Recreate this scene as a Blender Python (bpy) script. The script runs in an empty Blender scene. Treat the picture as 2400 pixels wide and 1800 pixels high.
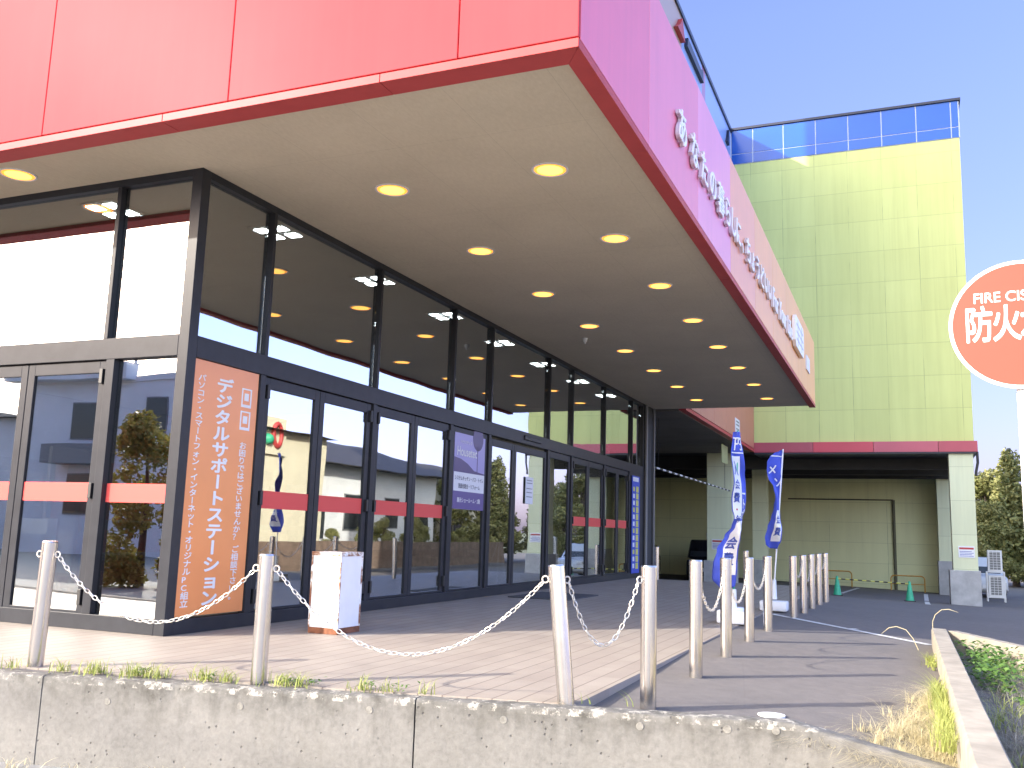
import bpy, bmesh, math, random
from mathutils import Vector, Matrix, noise
import numpy as np
R_ = math.radians
random.seed(7)
rng = np.random.default_rng(7)
sc = bpy.context.scene
COL = sc.collection

# ------------------------------------------------------------------ camera
cam = bpy.data.cameras.new('camera'); cam.sensor_width = 36; cam.lens = 2184.12 / 2400 * 36
cam.clip_start = .05; cam.clip_end = 6000
co = bpy.data.objects.new('camera', cam); COL.objects.link(co)
right = Vector((.92309, .38396, .03007)); up = Vector((.03258, -.15591, .98717)); fwd = Vector((-.38346, .91005, .15680))
right.normalize(); fwd = (fwd - right * fwd.dot(right)).normalized(); up = right.cross(fwd)
m = Matrix((right, up, -fwd)).transposed().to_4x4(); m.translation = (6.351, -6.958, 1.05)
co.matrix_world = m
sc.camera = co
# ------------------------------------------------------------------ sky and sun
SUN_AZ, SUN_EL = 223.5, 25.0          # azimuth clockwise from +Y, towards the sun
w = bpy.data.worlds.new('World'); sc.world = w; w.use_nodes = True
wn = w.node_tree.nodes
sky = wn.new('ShaderNodeTexSky'); sky.sky_type = 'NISHITA'; sky.sun_disc = False
sky.sun_elevation = R_(SUN_EL); sky.sun_rotation = R_(SUN_AZ); sky.air_density = 1.0; sky.dust_density = 1.5; sky.ozone_density = 1.5
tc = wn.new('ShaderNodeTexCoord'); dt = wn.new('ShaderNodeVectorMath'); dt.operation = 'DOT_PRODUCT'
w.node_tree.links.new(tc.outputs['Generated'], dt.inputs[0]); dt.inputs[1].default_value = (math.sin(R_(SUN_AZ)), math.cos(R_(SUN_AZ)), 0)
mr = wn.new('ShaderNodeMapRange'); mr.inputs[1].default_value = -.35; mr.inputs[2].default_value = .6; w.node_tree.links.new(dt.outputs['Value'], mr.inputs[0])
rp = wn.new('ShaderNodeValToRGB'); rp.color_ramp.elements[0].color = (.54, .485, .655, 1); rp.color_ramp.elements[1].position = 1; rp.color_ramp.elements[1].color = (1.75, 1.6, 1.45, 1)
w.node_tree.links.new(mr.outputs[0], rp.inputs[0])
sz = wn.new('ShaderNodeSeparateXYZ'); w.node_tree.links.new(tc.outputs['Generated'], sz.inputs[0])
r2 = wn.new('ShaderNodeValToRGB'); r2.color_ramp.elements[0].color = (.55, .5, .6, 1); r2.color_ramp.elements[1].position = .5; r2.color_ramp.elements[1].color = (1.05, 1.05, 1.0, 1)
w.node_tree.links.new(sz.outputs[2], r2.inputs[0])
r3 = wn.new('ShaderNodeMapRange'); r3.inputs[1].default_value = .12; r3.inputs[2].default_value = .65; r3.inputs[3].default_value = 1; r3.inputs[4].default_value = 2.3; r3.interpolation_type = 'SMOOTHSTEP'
w.node_tree.links.new(sz.outputs[0], r3.inputs[0])      # eastern sky brightened, added for more fill on fascia and glass
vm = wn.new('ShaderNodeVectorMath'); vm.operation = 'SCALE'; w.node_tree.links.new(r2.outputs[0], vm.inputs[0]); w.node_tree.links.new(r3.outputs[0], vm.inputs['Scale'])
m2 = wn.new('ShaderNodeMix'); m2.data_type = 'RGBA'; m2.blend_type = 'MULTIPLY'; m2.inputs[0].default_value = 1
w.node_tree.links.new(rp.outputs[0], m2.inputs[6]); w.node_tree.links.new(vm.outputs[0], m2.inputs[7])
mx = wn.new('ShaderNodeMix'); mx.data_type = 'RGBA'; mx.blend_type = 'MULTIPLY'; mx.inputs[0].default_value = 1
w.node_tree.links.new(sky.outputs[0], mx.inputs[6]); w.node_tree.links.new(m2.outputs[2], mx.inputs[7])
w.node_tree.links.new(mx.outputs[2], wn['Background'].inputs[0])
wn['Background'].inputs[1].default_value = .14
sl = bpy.data.lights.new('sun', 'SUN'); sl.energy = 2.4; sl.angle = R_(.5); sl.color = (1, .93, .82)
so = bpy.data.objects.new('sun', sl); COL.objects.link(so)
tos = Vector((math.sin(R_(SUN_AZ)) * math.cos(R_(SUN_EL)), math.cos(R_(SUN_AZ)) * math.cos(R_(SUN_EL)), math.sin(R_(SUN_EL))))
so.rotation_euler = (-tos).to_track_quat('-Z', 'Y').to_euler()
so.location = tos * 60
vs = sc.view_settings; vs.view_transform = 'Standard'; vs.look = 'None'; vs.exposure = 2.05; vs.gamma = 1; vs.use_curve_mapping = False
sc.render.engine = 'CYCLES'
cy = sc.cycles
cy.use_denoising = True; cy.max_bounces = 8; cy.diffuse_bounces = 4; cy.glossy_bounces = 5; cy.transmission_bounces = 4
cy.transparent_max_bounces = 12; cy.caustics_reflective = False; cy.caustics_refractive = False; cy.sample_clamp_indirect = 8

# ------------------------------------------------------------------ mesh helper
class MB:
    def __init__(s): s.v = []; s.f = []
    def add(s, vs, fs):
        b = len(s.v); s.v += [tuple(p) for p in vs]; s.f += [tuple(i + b for i in f) for f in fs]; return s
    def box(s, x0, x1, y0, y1, z0, z1):
        return s.add([(x0,y0,z0),(x1,y0,z0),(x1,y1,z0),(x0,y1,z0),(x0,y0,z1),(x1,y0,z1),(x1,y1,z1),(x0,y1,z1)],
                     [(3,2,1,0),(4,5,6,7),(0,1,5,4),(1,2,6,5),(2,3,7,6),(3,0,4,7)])
    def quad(s, a, b, c, d): return s.add([a,b,c,d], [(0,1,2,3)])
    def cyl(s, p0, p1, r0, r1=None, n=16, caps=True):
        r1 = r0 if r1 is None else r1
        p0 = Vector(p0); p1 = Vector(p1); d = (p1 - p0).normalized()
        a = d.orthogonal().normalized(); b = d.cross(a)
        vs = []
        for p, r in ((p0, r0), (p1, r1)):
            for i in range(n):
                t = 2 * math.pi * i / n; vs.append(p + (a * math.cos(t) + b * math.sin(t)) * r)
        fs = [(i, (i+1) % n, n + (i+1) % n, n + i) for i in range(n)]
        if caps: fs += [tuple(range(n-1, -1, -1)), tuple(range(n, 2*n))]
        return s.add(vs, fs)
    def tube(s, pts, r, n=8, caps=True):
        pts = [Vector(p) for p in pts]; rs = r if isinstance(r, (list, tuple)) else [r] * len(pts)
        vs = []; prev = None
        for k, p in enumerate(pts):
            d = (pts[min(k+1, len(pts)-1)] - pts[max(k-1, 0)]).normalized()
            a = d.orthogonal().normalized() if prev is None else (prev - d * prev.dot(d)).normalized()
            prev = a; b = d.cross(a)
            for i in range(n):
                t = 2 * math.pi * i / n; vs.append(p + (a * math.cos(t) + b * math.sin(t)) * rs[k])
        fs = []
        for k in range(len(pts) - 1):
            for i in range(n): fs.append((k*n+i, k*n+(i+1) % n, (k+1)*n+(i+1) % n, (k+1)*n+i))
        if caps: fs += [tuple(range(n-1, -1, -1)), tuple((len(pts)-1)*n + i for i in range(n))]
        return s.add(vs, fs)
    def torus(s, c, ax, bx, R, r, n=16, k=6, sx=1.0):
        c = Vector(c); ax = Vector(ax).normalized(); bx = Vector(bx).normalized(); nx = ax.cross(bx)
        vs = []; fs = []
        for i in range(n):
            t = 2*math.pi*i/n; d = ax * math.cos(t) * sx + bx * math.sin(t); dn = d.normalized()
            for j in range(k):
                u = 2*math.pi*j/k; vs.append(c + d * R + (dn * math.cos(u) + nx * math.sin(u)) * r)
        for i in range(n):
            for j in range(k): fs.append((i*k+j, i*k+(j+1) % k, ((i+1) % n)*k+(j+1) % k, ((i+1) % n)*k+j))
        return s.add(vs, fs)
    def lathe(s, c, prof, n=24):
        c = Vector(c); vs = []; fs = []
        for r, z in prof:
            for i in range(n):
                t = 2*math.pi*i/n; vs.append((c.x + r*math.cos(t), c.y + r*math.sin(t), c.z + z))
        for k in range(len(prof)-1):
            for i in range(n): fs.append((k*n+i, k*n+(i+1) % n, (k+1)*n+(i+1) % n, (k+1)*n+i))
        fs += [tuple(range(n-1, -1, -1)), tuple((len(prof)-1)*n+i for i in range(n))]
        return s.add(vs, fs)
    def prism(s, pts, axis, a, b):
        # pts: 2D outline (ccw); axis 'x','y','z' extruded from a to b
        n = len(pts)
        def P(q, t): return (t, q[0], q[1]) if axis == 'x' else ((q[0], t, q[1]) if axis == 'y' else (q[0], q[1], t))
        vs = [P(q, a) for q in pts] + [P(q, b) for q in pts]
        fs = [tuple(range(n-1, -1, -1)), tuple(range(n, 2*n))] + [(i, (i+1) % n, n+(i+1) % n, n+i) for i in range(n)]
        return s.add(vs, fs)
    def grid(s, nx, ny, fn):
        vs = [fn(i/(nx-1), j/(ny-1)) for j in range(ny) for i in range(nx)]
        return s.add(vs, [(j*nx+i, j*nx+i+1, (j+1)*nx+i+1, (j+1)*nx+i) for j in range(ny-1) for i in range(nx-1)])
    def build(s, name, mt, parent=None, smooth=None, bevel=0, fix=True):
        me = bpy.data.meshes.new(name); me.from_pydata(s.v, [], s.f)
        if fix:
            bm = bmesh.new(); bm.from_mesh(me)
            bmesh.ops.recalc_face_normals(bm, faces=bm.faces)
            if bevel: 
                es = [e for e in bm.edges if len(e.link_faces) == 2 and e.calc_face_angle(0) > .6]
                bmesh.ops.bevel(bm, geom=es, offset=bevel, segments=2, affect='EDGES', profile=.5, clamp_overlap=True)
            bm.to_mesh(me); bm.free()
        if smooth is not None:
            for p in me.polygons: p.use_smooth = True
            me.set_sharp_from_angle(angle=R_(smooth))
        me.materials.append(mt)
        o = bpy.data.objects.new(name, me); COL.objects.link(o)
        if parent:
            o.parent = parent
            mw = parent
            off = Vector((0,0,0))
            while mw is not None:
                off += mw.location; mw = mw.parent
            o.location = -off if parent.type == 'EMPTY' or True else off
        return o

def tag(o, label=None, cat=None, group=None, kind=None):
    if label: o['label'] = label
    if cat: o['category'] = cat
    if group: o['group'] = group
    if kind: o['kind'] = kind
    return o
def empty(name, loc, label, cat, group=None):
    o = bpy.data.objects.new(name, None); COL.objects.link(o); o.location = loc; o.empty_display_size = .2
    return tag(o, label, cat, group)
def struct(name, mb, mt, **k):
    return tag(mb.build(name, mt, **k), kind='structure')
def dup(root, loc, label, rz=None):
    def cp(o, par):
        c = o.copy(); COL.objects.link(c); c.parent = par
        for ch in list(o.children): cp(ch, c)
        return c
    c = cp(root, None); c.location = loc; c['label'] = label
    if rz is not None: c.rotation_euler = (0, 0, rz)
    return c

# ------------------------------------------------------------------ materials
def nodes(name):
    mt = bpy.data.materials.new(name); mt.use_nodes = True
    nt = mt.node_tree; b = nt.nodes['Principled BSDF']
    return mt, nt, b
def N(nt, t, **k):
    n = nt.nodes.new(t)
    for a, v in k.items():
        if a.startswith('i_'): n.inputs[a[2:].replace('_', ' ')].default_value = v
        else: setattr(n, a, v)
    return n
def ramp(nt, src, stops):
    r = N(nt, 'ShaderNodeValToRGB'); e = r.color_ramp.elements
    e[0].position, e[0].color = stops[0][0], (*stops[0][1], 1)
    e[1].position, e[1].color = stops[-1][0], (*stops[-1][1], 1)
    for p, c in stops[1:-1]: x = e.new(p); x.color = (*c, 1)
    nt.links.new(src, r.inputs[0]); return r.outputs[0]
def mixc(nt, f, a, b, mode='MIX'):
    x = N(nt, 'ShaderNodeMix', data_type='RGBA', blend_type=mode)
    for s, i in ((f, 0), (a, 6), (b, 7)):
        if hasattr(s, 'links'): nt.links.new(s, x.inputs[i])
        else: x.inputs[i].default_value = s if i == 0 else (*s, 1)
    return x.outputs[2]
def noise_(nt, scale, vec=None, detail=5, rough=.6, mp=None):
    if vec is None:
        vec = N(nt, 'ShaderNodeNewGeometry').outputs['Position']
    if mp:
        q = N(nt, 'ShaderNodeMapping'); q.inputs['Scale'].default_value = mp; nt.links.new(vec, q.inputs[0]); vec = q.outputs[0]
    n = N(nt, 'ShaderNodeTexNoise'); n.inputs['Scale'].default_value = scale; n.inputs['Detail'].default_value = detail; n.inputs['Roughness'].default_value = rough
    nt.links.new(vec, n.inputs[0]); return n.outputs[0]
def bump(nt, b, h, strength, dist=.01):
    u = N(nt, 'ShaderNodeBump'); u.inputs['Strength'].default_value = strength; u.inputs['Distance'].default_value = dist
    nt.links.new(h, u.inputs['Height']); nt.links.new(u.outputs[0], b.inputs['Normal'])
def mat(name, col, rough=.5, metal=0, var=.0, streak=0, vs=2.0, bmp=0, bs=60, spec=.5, emit=0, coat=0):
    mt, nt, b = nodes(name)
    b.inputs['Roughness'].default_value = rough; b.inputs['Metallic'].default_value = metal
    b.inputs['Specular IOR Level'].default_value = spec; b.inputs['Base Color'].default_value = (*col, 1)
    if coat: b.inputs['Coat Weight'].default_value = coat; b.inputs['Coat Roughness'].default_value = .08
    if var:
        n = noise_(nt, vs)
        c = ramp(nt, n, [(.3, tuple(x*(1-var) for x in col)), (.7, tuple(min(1, x*(1+var)) for x in col))])
        if streak:      # faint rain runs and fading
            q = ramp(nt, noise_(nt, 1, mp=(9, 9, .25), detail=6, rough=.7), [(.45, (0,)*3), (.75, (1,)*3)])
            c = mixc(nt, mth(nt, 'MULTIPLY', q, streak), c, tuple(x*.6 + .04 for x in col))
        nt.links.new(c, b.inputs['Base Color'])
    if bmp: bump(nt, b, noise_(nt, bs, detail=3), bmp, .004)
    if emit:
        b.inputs['Emission Color'].default_value = (*col, 1); b.inputs['Emission Strength'].default_value = emit
    return mt
def axis_lines(nt, coord, pitch, width, off=0.0):
    """1 on a thin joint line every pitch metres along a scalar coordinate"""
    a = N(nt, 'ShaderNodeMath', operation='ADD'); nt.links.new(coord, a.inputs[0]); a.inputs[1].default_value = -off + 1000 * pitch
    d = N(nt, 'ShaderNodeMath', operation='DIVIDE'); nt.links.new(a.outputs[0], d.inputs[0]); d.inputs[1].default_value = pitch
    f = N(nt, 'ShaderNodeMath', operation='FRACT'); nt.links.new(d.outputs[0], f.inputs[0])
    c = N(nt, 'ShaderNodeMath', operation='COMPARE'); nt.links.new(f.outputs[0], c.inputs[0]); c.inputs[1].default_value = .5; c.inputs[2].default_value = .5 - width / pitch / 2
    i = N(nt, 'ShaderNodeMath', operation='SUBTRACT'); i.inputs[0].default_value = 1; nt.links.new(c.outputs[0], i.inputs[1])
    return i.outputs[0]
def mth(nt, op, a, b):
    x = N(nt, 'ShaderNodeMath', operation=op)
    for s, i in ((a, 0), (b, 1)):
        if hasattr(s, 'links'): nt.links.new(s, x.inputs[i])
        else: x.inputs[i].default_value = s
    return x.outputs[0]
def posxyz(nt):
    g = N(nt, 'ShaderNodeNewGeometry'); s = N(nt, 'ShaderNodeSeparateXYZ'); nt.links.new(g.outputs['Position'], s.inputs[0]); return s.outputs

M = {}
def m_soffit():
    mt, nt, b = nodes('soffit_board'); X, Y, Z = posxyz(nt)
    n = noise_(nt, .8, detail=6, rough=.6); f = noise_(nt, 34, mp=(1, .35, 1), detail=5, rough=.75)
    c = ramp(nt, n, [(.3, (.58, .51, .38)), (.7, (.68, .6, .45))]); c = mixc(nt, .2, c, ramp(nt, f, [(.35, (.48, .41, .3)), (.7, (.8, .73, .6))]))
    sp = ramp(nt, noise_(nt, 3.5, mp=(1, 2.5, 1), detail=7, rough=.8), [(.6, (0,)*3), (.72, (1,)*3)]); c = mixc(nt, mth(nt, 'MULTIPLY', sp, .18), c, (.75, .7, .6))
    j = mth(nt, 'MAXIMUM', axis_lines(nt, X, .91, .004, .3), axis_lines(nt, Y, 1.82, .004, .2)); c = mixc(nt, mth(nt, 'MULTIPLY', j, .28), c, (.2, .16, .11))
    nt.links.new(c, b.inputs['Base Color']); b.inputs['Roughness'].default_value = .85; bump(nt, b, mth(nt, 'SUBTRACT', mth(nt, 'MULTIPLY', f, .4), j), .25, .004); return mt
M['red'] = mat('red_panel', (.5, .064, .072), .33, var=.06, streak=.22, vs=.6, spec=.008, bmp=.02, bs=2)
M['redtrim'] = mat('red_trim', (.5, .085, .085), .4, var=.06, vs=4, spec=.06)
M['groove'] = mat('joint_shadow_gap', (.05, .02, .03), .8)
M['dark'] = mat('dark_bronze_aluminium', (.034, .035, .04), .34, metal=.0, var=.12, vs=5, spec=.14)
M['black'] = mat('black_fitting', (.012, .012, .013), .45)
M['soffit'] = m_soffit()
M['white'] = mat('white_paint', (.78, .78, .77), .5, var=.04, vs=6)
M['whitesteel'] = mat('white_letter_steel', (.9, .9, .9), .4, spec=.5)
M['lettergrey'] = mat('letter_return_grey', (.6, .56, .6), .5)
M['stripe'] = mat('red_glass_stripe', (.74, .1, .085), .4, spec=.15)
M['steel'] = mat('brushed_stainless', (.62, .6, .57), .22, metal=1, var=.05, vs=9, bmp=.03, bs=30)
M['chain'] = mat('galvanised_chain', (.72, .68, .6), .38, metal=.6)
M['orange'] = mat('orange_poster', (.82, .3, .1), .3, var=.05, vs=1.0)
M['purple'] = mat('purple_poster', (.1, .065, .25), .3)
M['lilac'] = mat('lilac_print', (.34, .3, .58), .3)
M['deeppurple'] = mat('deep_purple_print', (.05, .02, .13), .3)
M['paper'] = mat('white_paper', (.75, .76, .78), .5)
M['ink'] = mat('print_ink', (.06, .06, .08), .5)
M['blue'] = mat('blue_banner_cloth', (.05, .085, .5), .7, var=.1, vs=8)
M['bluep'] = mat('blue_parapet_panel', (.008, .085, .42), .2, var=.15, vs=.35, spec=.6, bmp=.015, bs=1.5)
M['coping'] = mat('dark_coping', (.012, .014, .035), .4)
M['joint_white'] = mat('white_joint_strip', (.5, .56, .68), .4)
M['green'] = mat('green_cone_rubber', (.04, .38, .21), .5, var=.15, vs=10)
M['greenpole'] = mat('green_pole', (.05, .42, .28), .35)
M['yellow'] = mat('yellow_rail_paint', (.55, .3, .05), .45, var=.2, vs=9)
M['rust'] = mat('rust', (.2, .075, .035), .85, var=.35, vs=18, bmp=.3, bs=90)
M['cream'] = mat('cream_wall', (.62, .58, .43), .8, var=.05, vs=.8)
M['roofdark'] = mat('dark_roof_tile', (.055, .05, .05), .6, var=.3, vs=3)
M['greyblock'] = mat('grey_building', (.7, .71, .7), .75, var=.08, vs=.6)
M['darkglass'] = mat('dark_window', (.03, .035, .04), .08, spec=.8)
M['cardark'] = mat('dark_car_paint', (.015, .015, .02), .22, coat=.8)
M['carwhite'] = mat('pale_car_paint', (.55, .57, .6), .3, coat=.8)
M['tyre'] = mat('tyre_rubber', (.02, .02, .02), .85)
M['red_l'] = mat('tail_lamp', (.5, .02, .02), .2)
M['chrome'] = mat('bright_rim', (.7, .7, .7), .2, metal=1)
M['signorange'] = mat('vermilion_sign', (.5, .043, .022), .65, var=.03, vs=2)
M['soil'] = mat('dry_soil', (.14, .12, .085), .95, var=.4, vs=14, bmp=.6, bs=60)
M['trunk'] = mat('bark', (.08, .06, .045), .9, var=.3, vs=8, bmp=.4, bs=40)
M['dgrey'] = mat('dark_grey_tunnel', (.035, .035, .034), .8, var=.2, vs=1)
M['shelf'] = mat('grey_shelf_metal', (.2, .2, .2), .5)
M['intfloor'] = mat('store_floor', (.32, .29, .25), .35, var=.05, vs=2)
M['intwall'] = mat('store_wall', (.6, .57, .52), .8, var=.05, vs=1)
M['intceil'] = mat('store_ceiling', (.5, .48, .45), .85, var=.05, vs=3)
M['brown'] = mat('brown_board', (.28, .17, .09), .6, var=.1, vs=5)
M['goods1'] = mat('goods_red_boxes', (.25, .06, .04), .6, var=.3, vs=6)
M['goods2'] = mat('goods_pale_boxes', (.4, .36, .3), .6, var=.3, vs=7)
M['lampwarm'] = mat('warm_lamp_glow', (1, .64, .14), .9, emit=.52, spec=0)
M['lamprim'] = mat('amber_reflector_glow', (1, .4, .06), .9, emit=.34, spec=0)
M['lampwhite'] = mat('white_tube_glow', (.95, 1, 1), .4, emit=14)
M['mat'] = mat('door_mat', (.07, .07, .075), .95, bmp=.4, bs=200)
M['vinyl_red'] = mat('red_print', (.45, .05, .05), .5)
M['vinyl_blue'] = mat('blue_print', (.06, .1, .4), .5)
M['yellowprint'] = mat('yellow_print', (.62, .6, .12), .5)
M['plasticw'] = mat('white_plastic_base', (.78, .8, .83), .4)

def m_glass():
    mt = bpy.data.materials.new('storefront_glass'); mt.use_nodes = True; nt = mt.node_tree; nt.nodes.clear()
    o = N(nt, 'ShaderNodeOutputMaterial'); g = N(nt, 'ShaderNodeBsdfAnisotropic' if False else 'ShaderNodeBsdfGlossy'); g.inputs['Roughness'].default_value = 0.0
    g.inputs['Color'].default_value = (.93, .96, .98, 1)
    t = N(nt, 'ShaderNodeBsdfTransparent'); t.inputs['Color'].default_value = (.66, .68, .68, 1)
    lw = N(nt, 'ShaderNodeLayerWeight'); lw.inputs['Blend'].default_value = .5
    p = mth(nt, 'POWER', lw.outputs['Facing'], 2.2); q = mth(nt, 'MULTIPLY', p, .62); r = mth(nt, 'ADD', q, .34)
    # slightly wavy float glass
    n = noise_(nt, .9, detail=1); u = N(nt, 'ShaderNodeBump'); u.inputs['Strength'].default_value = .035; u.inputs['Distance'].default_value = .05
    nt.links.new(n, u.inputs['Height']); nt.links.new(u.outputs[0], g.inputs['Normal'])
    x = N(nt, 'ShaderNodeMixShader'); nt.links.new(r, x.inputs[0]); nt.links.new(t.outputs[0], x.inputs[1]); nt.links.new(g.outputs[0], x.inputs[2])
    nt.links.new(x.outputs[0], o.inputs[0]); return mt
M['glass'] = m_glass()

def m_concrete():
    mt, nt, b = nodes('weathered_concrete'); X, Y, Z = posxyz(nt)
    big = noise_(nt, 1.6, detail=6, rough=.65); fine = noise_(nt, 28, detail=6, rough=.7); streak = noise_(nt, 1.0, mp=(7, 7, .7), detail=5, rough=.6)
    base = ramp(nt, big, [(.3, (.12, .115, .104)), (.55, (.19, .182, .166)), (.75, (.25, .24, .22))])
    base = mixc(nt, .35, base, ramp(nt, fine, [(.3, (.1, .094, .084)), (.7, (.28, .27, .245))]))
    # lichen and run-off stains hanging from the top edge: ragged lower border from the streak noise
    zz = mth(nt, 'MULTIPLY_ADD', Z, 4.2); 
    zz.node.inputs[2].default_value = .95
    s = mth(nt, 'ADD', zz, mth(nt, 'MULTIPLY', mth(nt, 'SUBTRACT', streak, .5), 2.6))
    s2 = mth(nt, 'MULTIPLY', N(nt, 'ShaderNodeClamp').outputs[0], 1.0)
    cl = s2.node.inputs[0].links[0].from_node; nt.links.new(s, cl.inputs[0])
    fm = mth(nt, 'MULTIPLY', s2, ramp(nt, noise_(nt, 9, detail=6, rough=.7), [(.35, (0.15,)*3), (.65, (1,)*3)]))
    base = mixc(nt, mth(nt, 'MULTIPLY', fm, .92), base, (.05, .047, .038))
    # chalky white scale along the arris
    up_ = mth(nt, 'GREATER_THAN', Z, -.045); wm = ramp(nt, noise_(nt, 11, detail=6, rough=.75), [(.52, (0,)*3), (.6, (1,)*3)])
    base = mixc(nt, mth(nt, 'MULTIPLY', mth(nt, 'MULTIPLY', up_, wm), .7), base, (.5, .47, .4))
    blot = ramp(nt, noise_(nt, 3.2, detail=7, rough=.7), [(.5, (0,)*3), (.68, (1,)*3)]); base = mixc(nt, mth(nt, 'MULTIPLY', blot, .45), base, (.1, .095, .08))
    # bug holes
    v = N(nt, 'ShaderNodeTexVoronoi'); v.inputs['Scale'].default_value = 17; v.inputs['Randomness'].default_value = 1
    g = N(nt, 'ShaderNodeNewGeometry'); nt.links.new(g.outputs['Position'], v.inputs['Vector'])
    hole = ramp(nt, v.outputs['Distance'], [(.09, (1,)*3), (.16, (0,)*3)])
    hole = mth(nt, 'MULTIPLY', hole, ramp(nt, noise_(nt, 5), [(.45, (0,)*3), (.55, (1,)*3)]))
    base = mixc(nt, mth(nt, 'MULTIPLY', hole, .75), base, (.06, .055, .05))
    nt.links.new(base, b.inputs['Base Color']); b.inputs['Roughness'].default_value = .9
    h = mth(nt, 'SUBTRACT', mth(nt, 'MULTIPLY', fine, .5), hole); bump(nt, b, h, .5, .012)
    return mt
M['concrete'] = m_concrete()
M['kerbcon'] = mat('kerb_concrete', (.29, .26, .21), .9, var=.22, vs=5, bmp=.3, bs=120)
M['pillarcon'] = mat('pillar_base_concrete', (.4, .4, .4), .85, var=.18, vs=3, bmp=.2, bs=60)

def m_tiles():
    mt, nt, b = nodes('plaza_tiles'); X, Y, Z = posxyz(nt)
    l1 = axis_lines(nt, X, .161, .010, .03); l2 = axis_lines(nt, Y, .48, .006)
    n = noise_(nt, 2.5, detail=6); f = noise_(nt, 90, detail=3)
    br = N(nt, 'ShaderNodeTexWhiteNoise', noise_dimensions='2D'); cmb = N(nt, 'ShaderNodeCombineXYZ')
    fx = mth(nt, 'FLOOR', mth(nt, 'DIVIDE', mth(nt, 'SUBTRACT', X, .03), .161), 0); fy = mth(nt, 'FLOOR', mth(nt, 'DIVIDE', Y, .48), 0)
    nt.links.new(fx, cmb.inputs[0]); nt.links.new(fy, cmb.inputs[1]); nt.links.new(cmb.outputs[0], br.inputs['Vector'])
    c = ramp(nt, n, [(.3, (.23, .203, .172)), (.7, (.285, .253, .214))])
    c = mixc(nt, .18, c, ramp(nt, br.outputs[0], [(0, (.3, .22, .18)), (1, (.5, .42, .34))]))
    c = mixc(nt, .12, c, ramp(nt, f, [(.3, (.2, .16, .13)), (.7, (.6, .5, .42))]))
    st = ramp(nt, noise_(nt, 1.1, detail=7, rough=.7), [(.5, (0,)*3), (.7, (1,)*3)]); c = mixc(nt, mth(nt, 'MULTIPLY', st, .3), c, (.17, .145, .125))
    v = N(nt, 'ShaderNodeTexVoronoi'); v.inputs['Scale'].default_value = 3.2; gg = N(nt, 'ShaderNodeNewGeometry'); nt.links.new(gg.outputs['Position'], v.inputs['Vector'])
    gum = ramp(nt, v.outputs['Distance'], [(.05, (1,)*3), (.065, (0,)*3)]); c = mixc(nt, mth(nt, 'MULTIPLY', gum, .35), c, (.14, .12, .1))
    c = mixc(nt, mth(nt, 'MULTIPLY', l1, .8), c, (.12, .09, .075)); c = mixc(nt, mth(nt, 'MULTIPLY', l2, .3), c, (.17, .13, .11))
    nt.links.new(c, b.inputs['Base Color']); b.inputs['Roughness'].default_value = .62
    bump(nt, b, mth(nt, 'SUBTRACT', mth(nt, 'MULTIPLY', f, .12), l1), .35, .006)
    return mt
M['tiles'] = m_tiles()

def m_asphalt(name, lo, hi):
    mt, nt, b = nodes(name)
    big = noise_(nt, .6, detail=6, rough=.65); f = noise_(nt, 120, detail=3, rough=.8); mid = noise_(nt, 9, detail=5)
    c = ramp(nt, big, [(.3, lo), (.7, hi)]); c = mixc(nt, .3, c, ramp(nt, f, [(.3, tuple(x*.45 for x in lo)), (.72, tuple(x*1.8 for x in hi))]))
    c = mixc(nt, .18, c, ramp(nt, mid, [(.35, tuple(x*.6 for x in lo)), (.65, tuple(x*1.25 for x in hi))]))
    v = N(nt, 'ShaderNodeTexVoronoi', feature='DISTANCE_TO_EDGE'); v.inputs['Scale'].default_value = .45; g = N(nt, 'ShaderNodeNewGeometry')
    wq = N(nt, 'ShaderNodeVectorMath', operation='ADD'); nt.links.new(g.outputs['Position'], wq.inputs[0])
    nn = N(nt, 'ShaderNodeTexNoise'); nn.inputs['Scale'].default_value = 1.5; nt.links.new(nn.outputs['Color'], wq.inputs[1]); nt.links.new(wq.outputs[0], v.inputs['Vector'])
    ck = ramp(nt, v.outputs['Distance'], [(.0, (1,)*3), (.0035, (0,)*3)])
    c = mixc(nt, mth(nt, 'MULTIPLY', ck, .12), c, tuple(x*.4 for x in lo))
    nt.links.new(c, b.inputs['Base Color']); b.inputs['Roughness'].default_value = .88; bump(nt, b, f, .45, .008)
    return mt
M['asphalt'] = m_asphalt('parking_asphalt', (.115, .104, .096), (.155, .14, .13))
M['street'] = m_asphalt('street_asphalt', (.2, .195, .185), (.27, .265, .25))
M['earth'] = mat('far_ground', (.12, .13, .07), .95, var=.3, vs=.2)

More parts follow.
